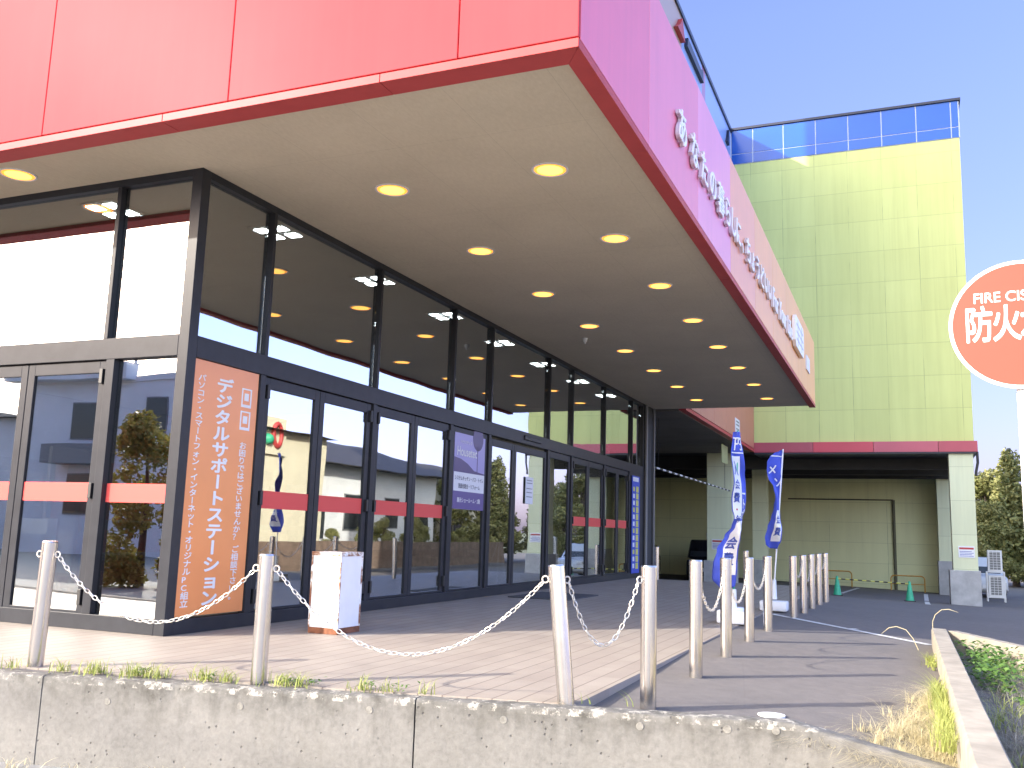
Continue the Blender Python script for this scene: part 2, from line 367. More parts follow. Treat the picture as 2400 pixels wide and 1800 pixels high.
def m_siding(name, lo, hi, px, pz, ox, oz, axis='X', joint=(.2, .24, .12), jw=.016):
    mt, nt, b = nodes(name); X, Y, Z = posxyz(nt); U = X if axis == 'X' else Y
    n = noise_(nt, .35, detail=4); st = noise_(nt, 1, mp=(2.5, 2.5, .2), detail=5)
    c = ramp(nt, n, [(.3, lo), (.7, hi)]); c = mixc(nt, .16, c, ramp(nt, st, [(.35, tuple(x*.7 for x in lo)), (.65, tuple(x*1.15 for x in hi))]))
    jm = noise_(nt, .8, detail=3)
    wn_ = N(nt, 'ShaderNodeTexWhiteNoise', noise_dimensions='2D'); cb = N(nt, 'ShaderNodeCombineXYZ')
    nt.links.new(mth(nt, 'FLOOR', mth(nt, 'DIVIDE', mth(nt, 'SUBTRACT', U, ox), px), 0), cb.inputs[0]); nt.links.new(mth(nt, 'FLOOR', mth(nt, 'DIVIDE', mth(nt, 'SUBTRACT', Z, oz), pz), 0), cb.inputs[1]); nt.links.new(cb.outputs[0], wn_.inputs['Vector'])
    c = mixc(nt, .14, c, ramp(nt, wn_.outputs[0], [(0, tuple(x*.78 for x in lo)), (1, tuple(min(1, x*1.12) for x in hi))]))
    run = ramp(nt, noise_(nt, 1, mp=(5, 5, .12), detail=6, rough=.7), [(.52, (0,)*3), (.75, (1,)*3)]); c = mixc(nt, mth(nt, 'MULTIPLY', run, .22), c, tuple(x*.55 for x in lo))
    j1 = axis_lines(nt, U, px, jw, ox); j2 = axis_lines(nt, Z, pz, jw, oz)
    j = mth(nt, 'MAXIMUM', mth(nt, 'MULTIPLY', j1, ramp(nt, jm, [(.42, (.12,)*3), (.6, (.75,)*3)])), mth(nt, 'MULTIPLY', j2, .42))
    c = mixc(nt, j, c, joint)
    nt.links.new(c, b.inputs['Base Color']); b.inputs['Roughness'].default_value = .65; b.inputs['Specular IOR Level'].default_value = .06; bump(nt, b, mth(nt, 'SUBTRACT', 1, mth(nt, 'MAXIMUM', j1, j2)), .4, .01)
    return mt
M['yellowwall'] = m_siding('yellow_green_siding', (.55, .595, .235), (.595, .64, .26), 1.285, 1.27, 2.1, 4.9)
M['pillar'] = m_siding('pale_green_cladding', (.66, .69, .47), (.7, .73, .5), 30, 1.25, 2, .2)
M['innerwall'] = m_siding('inner_green_wall', (.66, .68, .4), (.7, .72, .44), 2.6, .95, .4, .1)
M['mainwall'] = mat('main_upper_wall', (.3, .42, .75), .3, var=.05, vs=.4)
M['beige'] = mat('beige_panel', (.45, .33, .27), .4)
M['pinkpanel'] = mat('pink_panel', (.45, .2, .36), .35)
def leafmat(name, a, b_):
    mt, nt, b = nodes(name)
    g = N(nt, 'ShaderNodeNewGeometry'); c = ramp(nt, g.outputs['Random Per Island'], [(0, a), (1, b_)])
    c = mixc(nt, .35, c, ramp(nt, noise_(nt, 1.3, detail=3), [(.35, a), (.65, b_)]))
    nt.links.new(c, b.inputs['Base Color']); b.inputs['Roughness'].default_value = .6; b.inputs['Specular IOR Level'].default_value = .3
    t = N(nt, 'ShaderNodeBsdfTranslucent'); nt.links.new(c, t.inputs[0]); x = N(nt, 'ShaderNodeMixShader'); x.inputs[0].default_value = .25
    o = nt.nodes['Material Output']; nt.links.new(b.outputs[0], x.inputs[1]); nt.links.new(t.outputs[0], x.inputs[2]); nt.links.new(x.outputs[0], o.inputs[0])
    return mt
M['leaf'] = leafmat('tree_leaves', (.13, .155, .045), (.38, .36, .15))
M['leafgold'] = leafmat('golden_conifer_leaves', (.13, .13, .025), (.36, .31, .08))
M['weed'] = leafmat('weed_leaves', (.05, .12, .02), (.14, .24, .06))
M['drygrass'] = leafmat('dry_grass_blades', (.46, .39, .21), (.72, .64, .42))
M['greengrass'] = leafmat('green_grass_blades', (.2, .26, .06), (.42, .44, .14))
M['greyweed'] = leafmat('withered_weed', (.2, .19, .17), (.38, .36, .32))

# ------------------------------------------------------------------ lettering
_gc = {}
def glyph(s, bold=0):
    k = s
    if k not in _gc:
        c = bpy.data.curves.new('lettering_source', 'FONT'); c.body = s; c.resolution_u = 5; c.fill_mode = 'FRONT'
        o = bpy.data.objects.new('lettering_source', c); COL.objects.link(o)
        me = bpy.data.meshes.new_from_object(o.evaluated_get(bpy.context.evaluated_depsgraph_get()))
        v = [(p.co.x, p.co.y) for p in me.vertices]; f = [tuple(p.vertices) for p in me.polygons]
        bpy.data.objects.remove(o); bpy.data.curves.remove(c); bpy.data.meshes.remove(me)
        xs = [a for a, _ in v]; ys = [b for _, b in v]
        _gc[k] = (v, f, (min(xs), max(xs), min(ys), max(ys)))
    return _gc[k]
def put(mb, s, fn, cx, cy, w, h=None, bold=.018, rot=0, em=True):
    """lay the glyph(s) s flat, centre (cx,cy), width w (height h); fn maps (u,v) to space. em: keep the full em square of a CJK glyph"""
    v, f, (x0, x1, y0, y1) = glyph(s, bold)
    if em: x0, x1, y0, y1 = .0, 1.0, -.1, .88
    sx = w / (x1 - x0); sy = sx if h is None else h / (y1 - y0)
    mx, my = (x0+x1)/2, (y0+y1)/2; ca, sa = math.cos(rot), math.sin(rot)
    # bold strokes: slightly shifted copies of the thin glyph, each a hair in front of the last
    sh = [(0, 0)] + ([(math.cos(t)*bold, math.sin(t)*bold) for t in (i*math.pi/3 + .2 for i in range(6))] if bold else [])
    for k, (ox, oy) in enumerate(sh):
        P = []
        for a, b in v:
            p, q = (a-mx+ox), (b-my+oy); p, q = p*ca - q*sa, p*sa + q*ca
            P.append(fn(cx + p*sx, cy + q*sy, k*.00015))
        mb.add(P, f)
def solid(mb, name, mt, parent, n, t):
    """give flat lettering a thickness t along direction n"""
    base = list(mb.v); k = len(base); n = Vector(n) * t
    bm = bmesh.new(); me = bpy.data.meshes.new(name); me.from_pydata(mb.v, [], mb.f); bm.from_mesh(me)
    bmesh.ops.remove_doubles(bm, verts=bm.verts, dist=1e-5)
    r = bmesh.ops.extrude_face_region(bm, geom=list(bm.faces))
    bmesh.ops.translate(bm, vec=n, verts=[e for e in r['geom'] if isinstance(e, bmesh.types.BMVert)])
    bmesh.ops.recalc_face_normals(bm, faces=bm.faces); bm.to_mesh(me); bm.free(); me.materials.append(mt)
    o = bpy.data.objects.new(name, me); COL.objects.link(o)
    if parent:
        o.parent = parent; off = Vector((0,0,0)); q = parent
        while q is not None: off += q.location; q = q.parent
        o.location = -off
    return o

# ================================================================== THE SETTING
def clip(a, lo, hi): return max(lo, min(hi, a))
def wall_y(x): return -2.35 + .223 * x            # front arris of the retaining wall
def hgt(x, y):
    s = clip((y - 11) / 22, 0, 1); s = s*s*(3-2*s)*.3 + s*.7
    z = -1.0*s - .03*clip(x-4, -6, 6)*s - .05*clip(x-4.42, 0, 2.3)*(1-s) - .05*clip((2.4-y)/3.2, 0, 1)*clip((x-3)/1.4, 0, 1) - .012
    z -= .2*clip(x-5.72, 0, 1.1)*clip((.9-y)/1.7, 0, 1)
    t = clip((x-7.0)/3, 0, 1)*clip((7-y)/7, 0, 1)
    return z*(1-t) - .57*t

g = MB(); g.grid(9, 9, lambda u, v: ((u-.5)*6000, (v-.5)*6000, -2.2)); struct('ground', g, M['earth'])
# parking lot: one sheet from the retaining wall to beyond the trees
xs = list(np.arange(-30, 4, 2.0)) + list(np.arange(4, 9.01, .25)) + list(np.arange(10, 61, 2.5))
ts = [i/70 for i in range(71)]
g = MB(); vsx = []
for t in ts:
    for x in xs:
        y0 = wall_y(clip(x, -12, 6.75)) + .04
        y = y0 + (90 - y0) * t**1.9
        vsx.append((x, y, hgt(x, y)))
n = len(xs); g.add(vsx, [(j*n+i, j*n+i+1, (j+1)*n+i+1, (j+1)*n+i) for j in range(len(ts)-1) for i in range(n-1)])
struct('parking_lot', g, M['asphalt'], smooth=40)
g = MB(); vsx = []
xs2 = list(np.arange(-90, 91, 3.0))
for k in range(21):
    for x in xs2:
        y1 = wall_y(clip(x, -12, 6.75)) + .06; vsx.append((x, -90 + (y1+90)*k/20, -.575))
n = len(xs2); g.add(vsx, [(j*n+i, j*n+i+1, (j+1)*n+i+1, (j+1)*n+i) for j in range(20) for i in range(n-1)])
struct('street', g, M['street'])
# tiled plaza slab
g = MB(); pf = [(-14, wall_y(-12)+.17), (4.42, wall_y(4.42)+.17), (4.42, 16.3), (-14, 16.3)]
g.prism(pf, 'z', -.35, 0.0); struct('plaza', g, M['tiles'])
# painted markings laid on the lot
def strip(name, a, b, wd, mt='white', n=24):
    a = Vector(a); b = Vector(b); d = (b-a).normalized(); p = Vector((-d.y, d.x))*wd/2; g = MB()
    vs_ = []
    for i in range(n+1):
        c = a + (b-a)*i/n
        for q in (c-p, c+p): vs_.append((q.x, q.y, hgt(q.x, q.y) + .006))
    g.add(vs_, [(2*i, 2*i+1, 2*i+3, 2*i+2) for i in range(n)]); return struct(name, g, M[mt])
M['roadpaint'] = mat('worn_road_paint', (.6, .59, .56), .8, var=.2, vs=7)
strip('road_marking', (4.52, 7.36), (6.58, 5.42), .13, 'roadpaint')
strip('road_marking', (3.9, 34.0), (4.3, 39.8), .15, 'roadpaint')
strip('road_marking', (6.95, 25.3), (7.12, 38.8), .16, 'roadpaint')
strip('road_marking', (5.58, 6.32), (5.74, 6.44), .09, 'roadpaint')
strip('road_marking', (0.2, 20.6), (2.4, 20.6), .1, 'roadpaint')
strip('road_marking', (0.0, 26.0), (3.0, 26.0), .12, 'roadpaint')

# retaining wall: lofted section with a chipped arris and two open form joints
def retaining_wall():
    d = Vector((1, .223, 0)).normalized(); p = Vector((-d.y, d.x, 0)); g = MB()
    us = []; u = -11.0
    while u < 6.95: us.append(u); u += .045
    for j in (.95, 3.49, -1.7, -4.2): us += [j-.005, j-.003, j+.003, j+.005]
    us = sorted(us); prof = [(0, -.62), (0, -.45), (0, -.3), (0, -.2), (0, -.1), (0, -.05), (0, -.022), (.006, -.006), (.022, 0), (.06, 0), (.12, 0), (.158, -.004), (.17, -.02), (.17, -.62)]
    vs_ = []
    for x in us:
        drop = -.235*max(0, x-5.72)
        base = Vector((x, wall_y(x), 0))
        jn = any(abs(x-j) < .004 for j in (.95, 3.49, -1.7, -4.2))
        for k, (o, z) in enumerate(prof):
            q = base + p*o; ns = noise.noise(Vector((x*9, z*9, k*.7)))*.004 + noise.noise(Vector((x*30, k*3.1, 1)))*.003
            if 4 < k < 9: ns = ns*2.2 + max(0, noise.noise(Vector((x*4.5, 5, 2))) - .35)*.05
            q = q + p*abs(ns) * (1 if k < 9 else -1)
            zz = z + drop - (abs(ns)*.8 if 5 < k < 12 else 0)
            if k < 3: zz = z
            if jn and k < 12: q = q + p*(.03 if x > 3 else .007); zz -= .003
            vs_.append((q.x, q.y, zz))
    n = len(prof)
    g.add(vs_, [(i*n+k, (i+1)*n+k, (i+1)*n+k+1, i*n+k+1) for i in range(len(us)-1) for k in range(n-1)] + [tuple(range(n-1, -1, -1)), tuple((len(us)-1)*n+k for k in range(n))])
    o = g.build('retaining_wall', M['concrete'], smooth=50)
    tag(o, 'low stained concrete retaining wall running along the bottom of the picture', 'retaining wall')
    for x, z in ((1.43, -.14), (2.35, -.115), (4.04, -.09), (4.85, -.075), (3.2, -.085), (5.35, -.06), (5.62, -.05), (.35, -.15), (-.6, -.14), (.5, -.33)):
        c = Vector((x, wall_y(x), z)); h = MB(); r = .02
        h.torus(c + p*.0015, d, (0, 0, 1), r, .0035, 18, 6); h.cyl(c + p*.012, c - p*.0012, r, n=18)
        h.build('form_tie_hole', M['pit'] , o, smooth=40)
    return o
M['pit'] = mat('form_tie_plug', (.2, .19, .165), .95, var=.3, vs=40)
retaining_wall()

# right-hand kerb walls and the planting strip between them
g = MB()
def kerbloft(a, b, wd, z, zb, n=60):
    a = Vector(a); b = Vector(b); d = (b-a).normalized(); p = Vector((-d.y, d.x)); g = MB(); vs_ = []
    prof = [(-.5, zb), (-.5, z-.02), (-.42, z), (.42, z), (.5, z-.02), (.5, zb)]
    for i in range(n+1):
        c = a + (b-a)*i/n
        for k, (o, zz) in enumerate(prof):
            r = noise.noise(Vector((i*.9, k*2.2, a.x)))*.006; q = c + p*(o*wd + r); vs_.append((q.x, q.y, zz + (r if 0 < k < 5 else 0)))
    m = 6
    g.add(vs_, [(i*m+k, (i+1)*m+k, (i+1)*m+k+1, i*m+k+1) for i in range(n) for k in range(m-1)] + [tuple(range(m)), tuple(n*m+k for k in range(m-1, -1, -1))]); return g
tag(kerbloft((6.685, -2.9), (6.685, 5.3), .17, .085, -.7).build('kerb', M['kerbcon'], smooth=40), 'straight beige concrete kerb between the asphalt and the weedy planting strip', 'kerb')
tag(kerbloft((6.83, 5.33), (8.62, 1.1), .13, .07, -.6, 40).build('kerb', M['kerbcon'], smooth=40), 'slanting concrete kerb edging the far side of the weedy planting strip', 'kerb')
g = MB(); g.prism([(6.76, -3.4), (10.2, -3.4), (8.6, 1.15), (6.83, 5.25), (6.76, 5.25)], 'z', -.8, -.2)
struct('planting_bed', g, M['soil'])

# ================================================================== THE STORE
S = empty('store_building', (0, 0, 0), 'long home store with red and pink canopy, dark glass front and rainbow upper wall', 'store')
H = 4.556
def P(name, mb, mt, parent=None, **k): return mb.build(name, M[mt] if isinstance(mt, str) else mt, parent or S, **k)
# canopy: soffit slab, fascia panels, red edge trim
CX, CY, CF = 4.30, -1.06, 18.42
g = MB(); g.box(-14, 4.15, -.845, 0.0, H, H+.08); g.box(0, 4.15, 0, CF-.03, H, H+.08); P('soffit', g, 'soffit')
g = MB(); g.box(-14, 4.22, -.98, -.2, H+.09, 6.2); g.box(.1, 4.22, -.2, CF-.1, H+.09, 6.2); P('canopy_core', g, 'groove')
zc0, zc1 = 4.592, 6.25
zf1 = 9.62
fx = [-14, -11.9, -9.7, -7.54, -5.38, -3.19, -1.0, 1.167, 3.334, CX]
for i in range(len(fx)-1):
    g = MB(); g.box(fx[i]+.005, fx[i+1]-(.005 if i < len(fx)-2 else .0), CY, CY+.05, zc0, zf1); P('fascia_panel', g, 'red', bevel=.006)
cols = [(.8, .16, .24), (.84, .22, .31), (.86, .3, .44), (.9, .36, .2), (.92, .4, .15), (.92, .41, .13), (.92, .42, .12), (.92, .42, .11), (.92, .42, .11)]
fy = [CY+.055, .965, 3.2, 5.40, 7.69, 9.85, 12.0, 14.15, 16.3, CF]
for i in range(len(fy)-1):
    mt = mat('fascia_paint', cols[i], .36, var=.05, streak=.2, vs=.7, bmp=.02, bs=2)
    g = MB(); g.box(CX-.05, CX, fy[i]+(.004 if i else 0), fy[i+1]-.004, zc0, zc1); P('fascia_panel', g, mt, bevel=.005)
g = MB(); g.box(.0, CX-.06, CF-.05, CF, zc0, zc1); P('fascia_panel', g, 'red')
# trim: red angle under the fascia, mitred, with butt joints
def trim():
    g = MB(); zt0, zt1 = 4.508, 4.578
    for a, b in ((-14, -8.5), (-8.494, -3.65), (-3.644, .46), (.466, 2.655), (2.661, CX)):
        g.box(a, b, CY-.004, CY+.225, zt0, zt1) if b < CX else g.prism([(a, CY-.004), (CX+.004, CY-.004), (CX-.15, CY+.225), (a, CY+.225)], 'z', zt0, zt1)
    ys = [CY, .47+.45, 3.2, 5.4, 7.69, 9.85, 12, 14.15, 16.3, CF]
    for i in range(len(ys)-1):
        a, b = ys[i], ys[i+1]-.005
        if i == 0: g.prism([(CX+.004, a), (CX+.004, b), (CX-.15, b), (CX-.15, a+.225)], 'z', zt0-.001, zt1)
        else: g.box(CX-.15, CX+.004, a, b, zt0, zt1)
    return g
P('edge_trim', trim(), 'redtrim', bevel=.003)
g = MB(); g.box(-26, .1, -.2, 15.6, 4.66, 6.15); P('low_roof', g, 'groove')
g = MB(); g.box(-14, CX-.06, CY+.06, CY+.5, 6.21, 9.6); P('sign_parapet', g, 'groove')
# small brackets standing on the canopy roof edge
for y in (4.6, 5.9, 7.2, 8.5, 9.8):
    g = MB(); g.box(CX-.12, CX-.05, y-.03, y+.03, 6.25, 6.33); P('roof_bracket', g, 'redtrim')
# raised fascia lettering
def fascia_letter(s, y, z, wd, hh=None, em=True, name='sign_letter'):
    g = MB(); put(g, s, lambda u, v, d: (CX+.045+d, u, v), y, z, wd, hh, .014, em=em)
    b = MB(); put(b, s, lambda u, v, d: (CX+.012+d, u, v), y, z, wd, hh, .018, em=em)
    o = solid(g, name, M['whitesteel'], S, (1, 0, 0), .012)
    solid(b, 'letter_return', M['lettergrey'], o, (1, 0, 0), .03)
for s, y in zip('あなたの暮らしに、ちょうどいい', (2.17, 2.80, 3.33, 3.86, 4.41, 4.90, 5.33, 5.76, 6.25, 6.68, 7.14, 7.63, 8.12, 8.60, 9.08)):
    fascia_letter(s, y, 5.28, .44, .42)
fascia_letter('For', 9.86, 5.28, .72, .36, em=False); fascia_letter('Your', 10.92, 5.28, 1.1, .36, em=False); fascia_letter('Life', 12.14, 5.28, .8, .36, em=False)
g = MB(); g.prism([(12.86, 5.2), (13.0, 5.08), (14.45, 5.08), (14.6, 5.2), (14.6, 5.64), (14.45, 5.76), (13.0, 5.76), (12.86, 5.64)], 'x', CX+.01, CX+.09); o = P('sign_emblem', g, 'whitesteel', bevel=.01)
for a, b, c, d in ((13.05, 14.4, 5.56, 5.6), (13.05, 14.4, 5.4, 5.44), (13.05, 14.4, 5.24, 5.28), (13.3, 13.36, 5.14, 5.7), (14.05, 14.11, 5.14, 5.7)):
    h = MB(); h.box(CX+.0885, CX+.094, a, b, c, d); P('emblem_bar', h, 'lettergrey', o)
g = MB(); g.box(CX, CX+.03, 15.9, 16.65, 5.1, 5.45); P('fascia_plate', g, 'paper')

# upper wall of the store above the canopy, with the coloured sections and the dark coping
g = MB(); g.box(-26, -.25, 15.6, 31.5, 4.75, 18.1); P('upper_wall', g, 'mainwall')
for a, b, mt in ((15.6, 21.8, 'beige'), (21.8, 25.25, 'mainwall'), (25.25, 25.85, 'pinkpanel'), (25.85, 31.4, 'mainwall')):
    g = MB(); g.box(-.24, 0, a+.01, b-.01, 15.5, 18.3); P('upper_panel', g, mt)
g = MB(); g.box(-26, .06, 15.5, 31.5, 18.3, 18.46); P('coping', g, 'coping')
g = MB(); g.prism([(22.2, 17.45), (25.0, 17.45), (24.9, 17.9), (24.5, 17.75), (22.3, 17.8)], 'x', .0, .12); P('sign_letter', g, 'coping')
g = MB(); g.prism([(20.6, 17.3), (21.7, 17.3), (21.3, 17.95), (21.0, 17.6)], 'x', .0, .15); P('sign_letter', g, 'vinyl_red')
g = MB(); g.prism([(30.1, 17.35), (30.6, 17.35), (30.5, 18.0), (30.3, 17.6)], 'x', .0, .1); P('sign_letter', g, 'coping')
# unseen block, added to shade the upper right of the annex wall
g = MB(); g.box(-12, -5.4, 11.6, 15.59, 6.1, 28.8); P('unseen_shade_block', g, 'mainwall')
# lower red storey over the drive-through, beyond the canopy
g = MB(); g.box(-26, .80, CF+.02, 31.4, 4.62, 7.4); P('overhang', g, 'groove')
yy = [18.46, 20.6, 22.8, 25.0, 27.2, 29.4, 31.42]
for i in range(6):
    g = MB(); g.box(.80, .86, yy[i]+.004, yy[i+1]-.004, 4.66, 7.4); P('fascia_panel', g, mat('salmon_panel', (.56, .20, .145), .4, var=.05, streak=.2, vs=.8), bevel=.005)
g = MB(); g.box(.68, .875, 18.46, 31.42, 4.53, 4.63); P('edge_trim', g, 'redtrim')
g = MB(); g.box(-26, .68, CF+.02, 31.42, 4.50, 4.58); P('soffit', g, mat('drive_soffit', (.16, .145, .125), .85, var=.15, vs=1))

# ---------------- storefront frame
g = MB()
G = -.065                      # glass plane, set back behind the frame face
g.box(-.126, 0, 0, .126, 0, H)                                       # corner post
yR = [1.235, 3.58, 5.857, 7.30, 10.12, 11.53, 13.85, 16.21, 17.2]
for y in yR[:-1]:
    g.box(-.085, -.001, y-.055, y, 2.865, H-.075); 
g.box(-.085, 0, .126, 17.2, H-.075, H-.001)                            # head
g.box(-.155, .002, .126, 17.2, 2.65, 2.865)                          # transom
g.box(-.14, .0015, .126, 17.2, 0.0, .135)                            # sill
xL = [-1.055, -3.30, -5.5, -7.75, -9.95]
for x in xL: g.box(x-.055, x, .001, .085, 2.865, H-.075)
g.box(-12, -.126, 0, .085, H-.075, H-.001); g.box(-12, -.126, -.002, .155, 2.65, 2.865); g.box(-12, -.126, -.0015, .14, 0, .145)
P('storefront_frame', g, 'dark', bevel=.004)
for a, b in zip([.126] + yR[:-1], [y-.06 for y in yR]):
    h = MB(); h.box(G-.006, G+.002, a, b, 2.86, H-.073); P('window_pane', h, 'glass')
for a, b in zip([x for x in [-.126] + xL], [x-.062 for x in xL] + [-12]):
    h = MB(); h.box(b, a, .06, .068, 2.86, H-.073); P('window_pane', h, 'glass')
# lower posts
for y in (1.235, 3.58, 5.857, 7.30, 10.12, 11.53, 13.85, 16.0):
    g = MB(); g.box(-.085, -.002, y-.09, y, .135, 2.65); P('door_post', g, 'dark', bevel=.004)
for x in (-.93, -3.2, -5.5, -7.75, -9.95):
    g = MB(); g.box(x-.11, x, .002, .09, .145, 2.65); P('door_post', g, 'dark', bevel=.004)
def door(axis, a, b, stripe=True, hinge=0, top=2.64):
    """one glazed leaf between a and b along axis; frame with glass, stripe and hinges as parts of it"""
    st, rt, rb = .095, .12, .09; off = .028
    def bx(mb, u0, u1, d0, d1, z0, z1):
        return mb.box(-d1, -d0, u0, u1, z0, z1) if axis == 'y' else mb.box(u0, u1, d0, d1, z0, z1)
    f = MB(); z0 = .137
    bx(f, a, a+st, off, off+.045, z0, top); bx(f, b-st, b, off, off+.045, z0, top)
    bx(f, a+st, b-st, off, off+.045, top-rt, top); bx(f, a+st, b-st, off, off+.045, z0, z0+rb*.35)
    o = P('door', f, 'dark', bevel=.004)
    h = MB(); bx(h, a+st-.005, b-st+.005, off+.02, off+.026, z0+.03, top-rt+.005); P('glass', h, 'glass', o)
    if stripe:
        h = MB(); bx(h, a+st, b-st, off+.0155, off+.0195, 1.222, 1.412); P('safety_stripe', h, 'stripe', o)
    if hinge:
        u = a+.035 if hinge < 0 else b-.035
        for z in (2.48, 1.33, .3):
            h = MB(); bx(h, u-.022, u+.022, -.014, off, z-.075, z+.075); P('hinge', h, 'black', o, bevel=.004)
    return o
door('y', 1.245, 2.30, hinge=-1); door('y', 2.31, 3.47, hinge=1)
door('y', 3.59, 4.66, hinge=-1); door('y', 4.67, 5.75, hinge=1)
door('y', 5.867, 7.19, stripe=False)
door('y', 7.31, 8.38, stripe=False, top=2.6); door('y', 8.39, 10.01, stripe=False, top=2.6)
door('y', 10.13, 11.42, stripe=False)
door('y', 11.54, 12.63, hinge=-1); door('y', 12.64, 13.74, hinge=1); door('y', 13.86, 14.93, hinge=-1); door('y', 14.94, 15.89, hinge=1)
for a, b, hg in ((-2.14, -1.045, 1), (-3.18, -2.15, -1), (-4.36, -3.32, 1), (-5.4, -4.37, -1), (-6.6, -5.62, 1), (-7.64, -6.61, -1)): door('x', a, b, hinge=hg)
h = MB(); h.box(-.93, -.126, .065, .073, .14, 2.655); o = P('window_pane', h, 'glass'); h = MB(); h.box(-.925, -.126, .058, .0635, 1.222, 1.405); P('safety_stripe', h, 'stripe', o)
h = MB(); h.box(-12, -7.75, .09, .098, .14, 2.655); P('window_pane', h, 'glass')
h = MB(); h.box(-.045, .03, 8.75, 9.6, 2.72, 2.80); P('door_sensor', h, 'black', bevel=.01)
# far end of the shop front: dark pier with a downpipe
g = MB(); g.box(-.9, .0, 17.2, 18.3, 0, H); P('end_pier', g, 'dgrey')
g = MB(); g.tube([(.05, 17.35, -.02), (.05, 17.35, H-.02)], .045, 10); P('downpipe', g, 'shelf', smooth=40)
g = MB(); g.tube([(.05, 18.2, -.02), (.05, 18.2, H-.02)], .03, 10); P('downpipe', g, 'shelf', smooth=40)
g = MB(); g.box(-.12, -.001, 16.0, 17.2, .135, 2.65); P('end_panel', g, 'dark')

# ---------------- shop interior
g = MB(); g.box(-16, -.16, .16, 17.1, -.05, .012); P('interior_floor', g, 'intfloor')
g = MB(); g.box(-16, -.16, .16, 17.1, 4.515, 4.56); P('interior_ceiling', g, 'intceil')
g = MB(); g.box(-16.1, -16, .16, 17.2, 0, 4.5); g.box(-16, -.92, 17.1, 17.25, 0, 4.5); P('interior_wall', g, 'intwall')
g = MB(); g.box(-16.2, -12, -.05, .15, 0, H); P('front_wall', g, 'red')
g = MB(); g.box(-26, -16.2, -.05, 31.4, -.1, 4.6); P('side_block', g, 'dgrey')

# ================================================================== YELLOW ANNEX over the parking deck
A = empty('annex_building', (4, 31.5, -1), 'tall yellow green annex with blue glazed parapet standing over an open parking deck', 'building')
YW = 31.5
g = MB(); g.box(-.05, 8.84, YW, YW+10.8, 4.9, 16.83); P('wall', g, 'yellowwall', A)
g = MB(); g.box(.0, 8.86, YW-.01, YW+10.8, 16.84, 18.36); P('parapet', g, 'joint_white', A)
xb = [0.02] + [1.63 + 1.262*i for i in range(-1, 6)] 
xb = [.02, .92, 2.17, 3.47, 4.74, 6.01, 7.3, 8.56, 8.84]
pz = [(16.86, 17.27), (17.305, 18.36)]
for i in range(len(xb)-1):
    for a, b in pz:
        h = MB(); h.box(xb[i]+.02, xb[i+1]-.02, YW-.03, YW-.012, a, b); P('parapet_panel', h, 'bluep', A)
g = MB(); g.box(-.02, 8.93, YW-.09, YW+10.8, 18.37, 18.47); P('coping', g, 'coping', A)
bx_ = [.86, 3.13, 5.2+.15, 7.62, 8.95]
for i in range(4):
    g = MB(); g.box(bx_[i]+.006, bx_[i+1]-.006, YW-.16, YW-.01, 4.50, 4.90); P('red_beam_panel', g, mat('crimson_panel', ((.36, .06, .09), (.5, .045, .075), (.46, .08, .12), (.4, .055, .085))[i], .35, var=.06, vs=1), A, bevel=.005)
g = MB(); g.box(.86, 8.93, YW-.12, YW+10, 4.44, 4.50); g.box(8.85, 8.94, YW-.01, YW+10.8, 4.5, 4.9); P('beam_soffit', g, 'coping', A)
def pillar(x0, x1, y0, y1, base=True):
    zb = min(hgt(x0, y0), hgt(x1, y1)) - .1
    g = MB(); g.box(x0, x1, y0, y1, .1, 4.5); o = P('pillar', g, 'pillar', A, bevel=.01)
    if base:
        h = MB(); h.box(x0-.13, x1+.07, y0-.08, y1+.08, zb, .16); P('pillar_base', h, 'pillarcon', o, bevel=.015)
    return o
pillar(-1.06, -.05, YW-.02, YW+.9); pillar(7.96, 8.79, YW-.02, YW+.85)
pillar(.0, .65, 36.6, 37.2); pillar(-5.5, -4.7, YW+5, YW+5.8)
g = MB(); g.box(7.75, 8.7, 39.6, 40.9, .35, 4.5); P('pillar', g, 'pillar', A)
g = MB(); g.box(7.7, 8.75, 39.5, 40.9, -1.3, .35); P('pillar_base', g, 'pillarcon', A)
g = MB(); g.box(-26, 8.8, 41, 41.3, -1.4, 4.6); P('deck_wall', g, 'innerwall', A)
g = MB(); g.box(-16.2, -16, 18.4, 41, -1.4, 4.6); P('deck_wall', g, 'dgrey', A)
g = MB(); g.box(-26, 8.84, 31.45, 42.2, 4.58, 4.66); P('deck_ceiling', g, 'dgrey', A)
for y in (33.5, 36.8, 39.4):
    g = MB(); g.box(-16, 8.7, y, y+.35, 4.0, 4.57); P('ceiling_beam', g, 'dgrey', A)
g = MB(); g.tube([(5.9, 40.93, -1.15), (5.9, 40.93, 3.08)], .07, 10); P('shutter_edge', g, mat('brown_shutter_edge', (.1, .1, .06), .6), A, smooth=40)  # right edge of the wide shutter door, drawn as a tube
g = MB(); g.tube([(5.9, 40.93, 3.08), (1.1, 40.93, 3.08)], .03, 6); P('shutter_edge', g, 'dgrey', A, smooth=40)  # top edge of the same shutter outline
g = MB(); g.tube([(8.92, YW-.1, 4.5), (8.93, YW-.05, 4.1), (8.86, YW-.02, 3.75), (8.86, YW-.02, 3.6)], .05, 10); P('downpipe', g, 'dgrey', A, smooth=40)

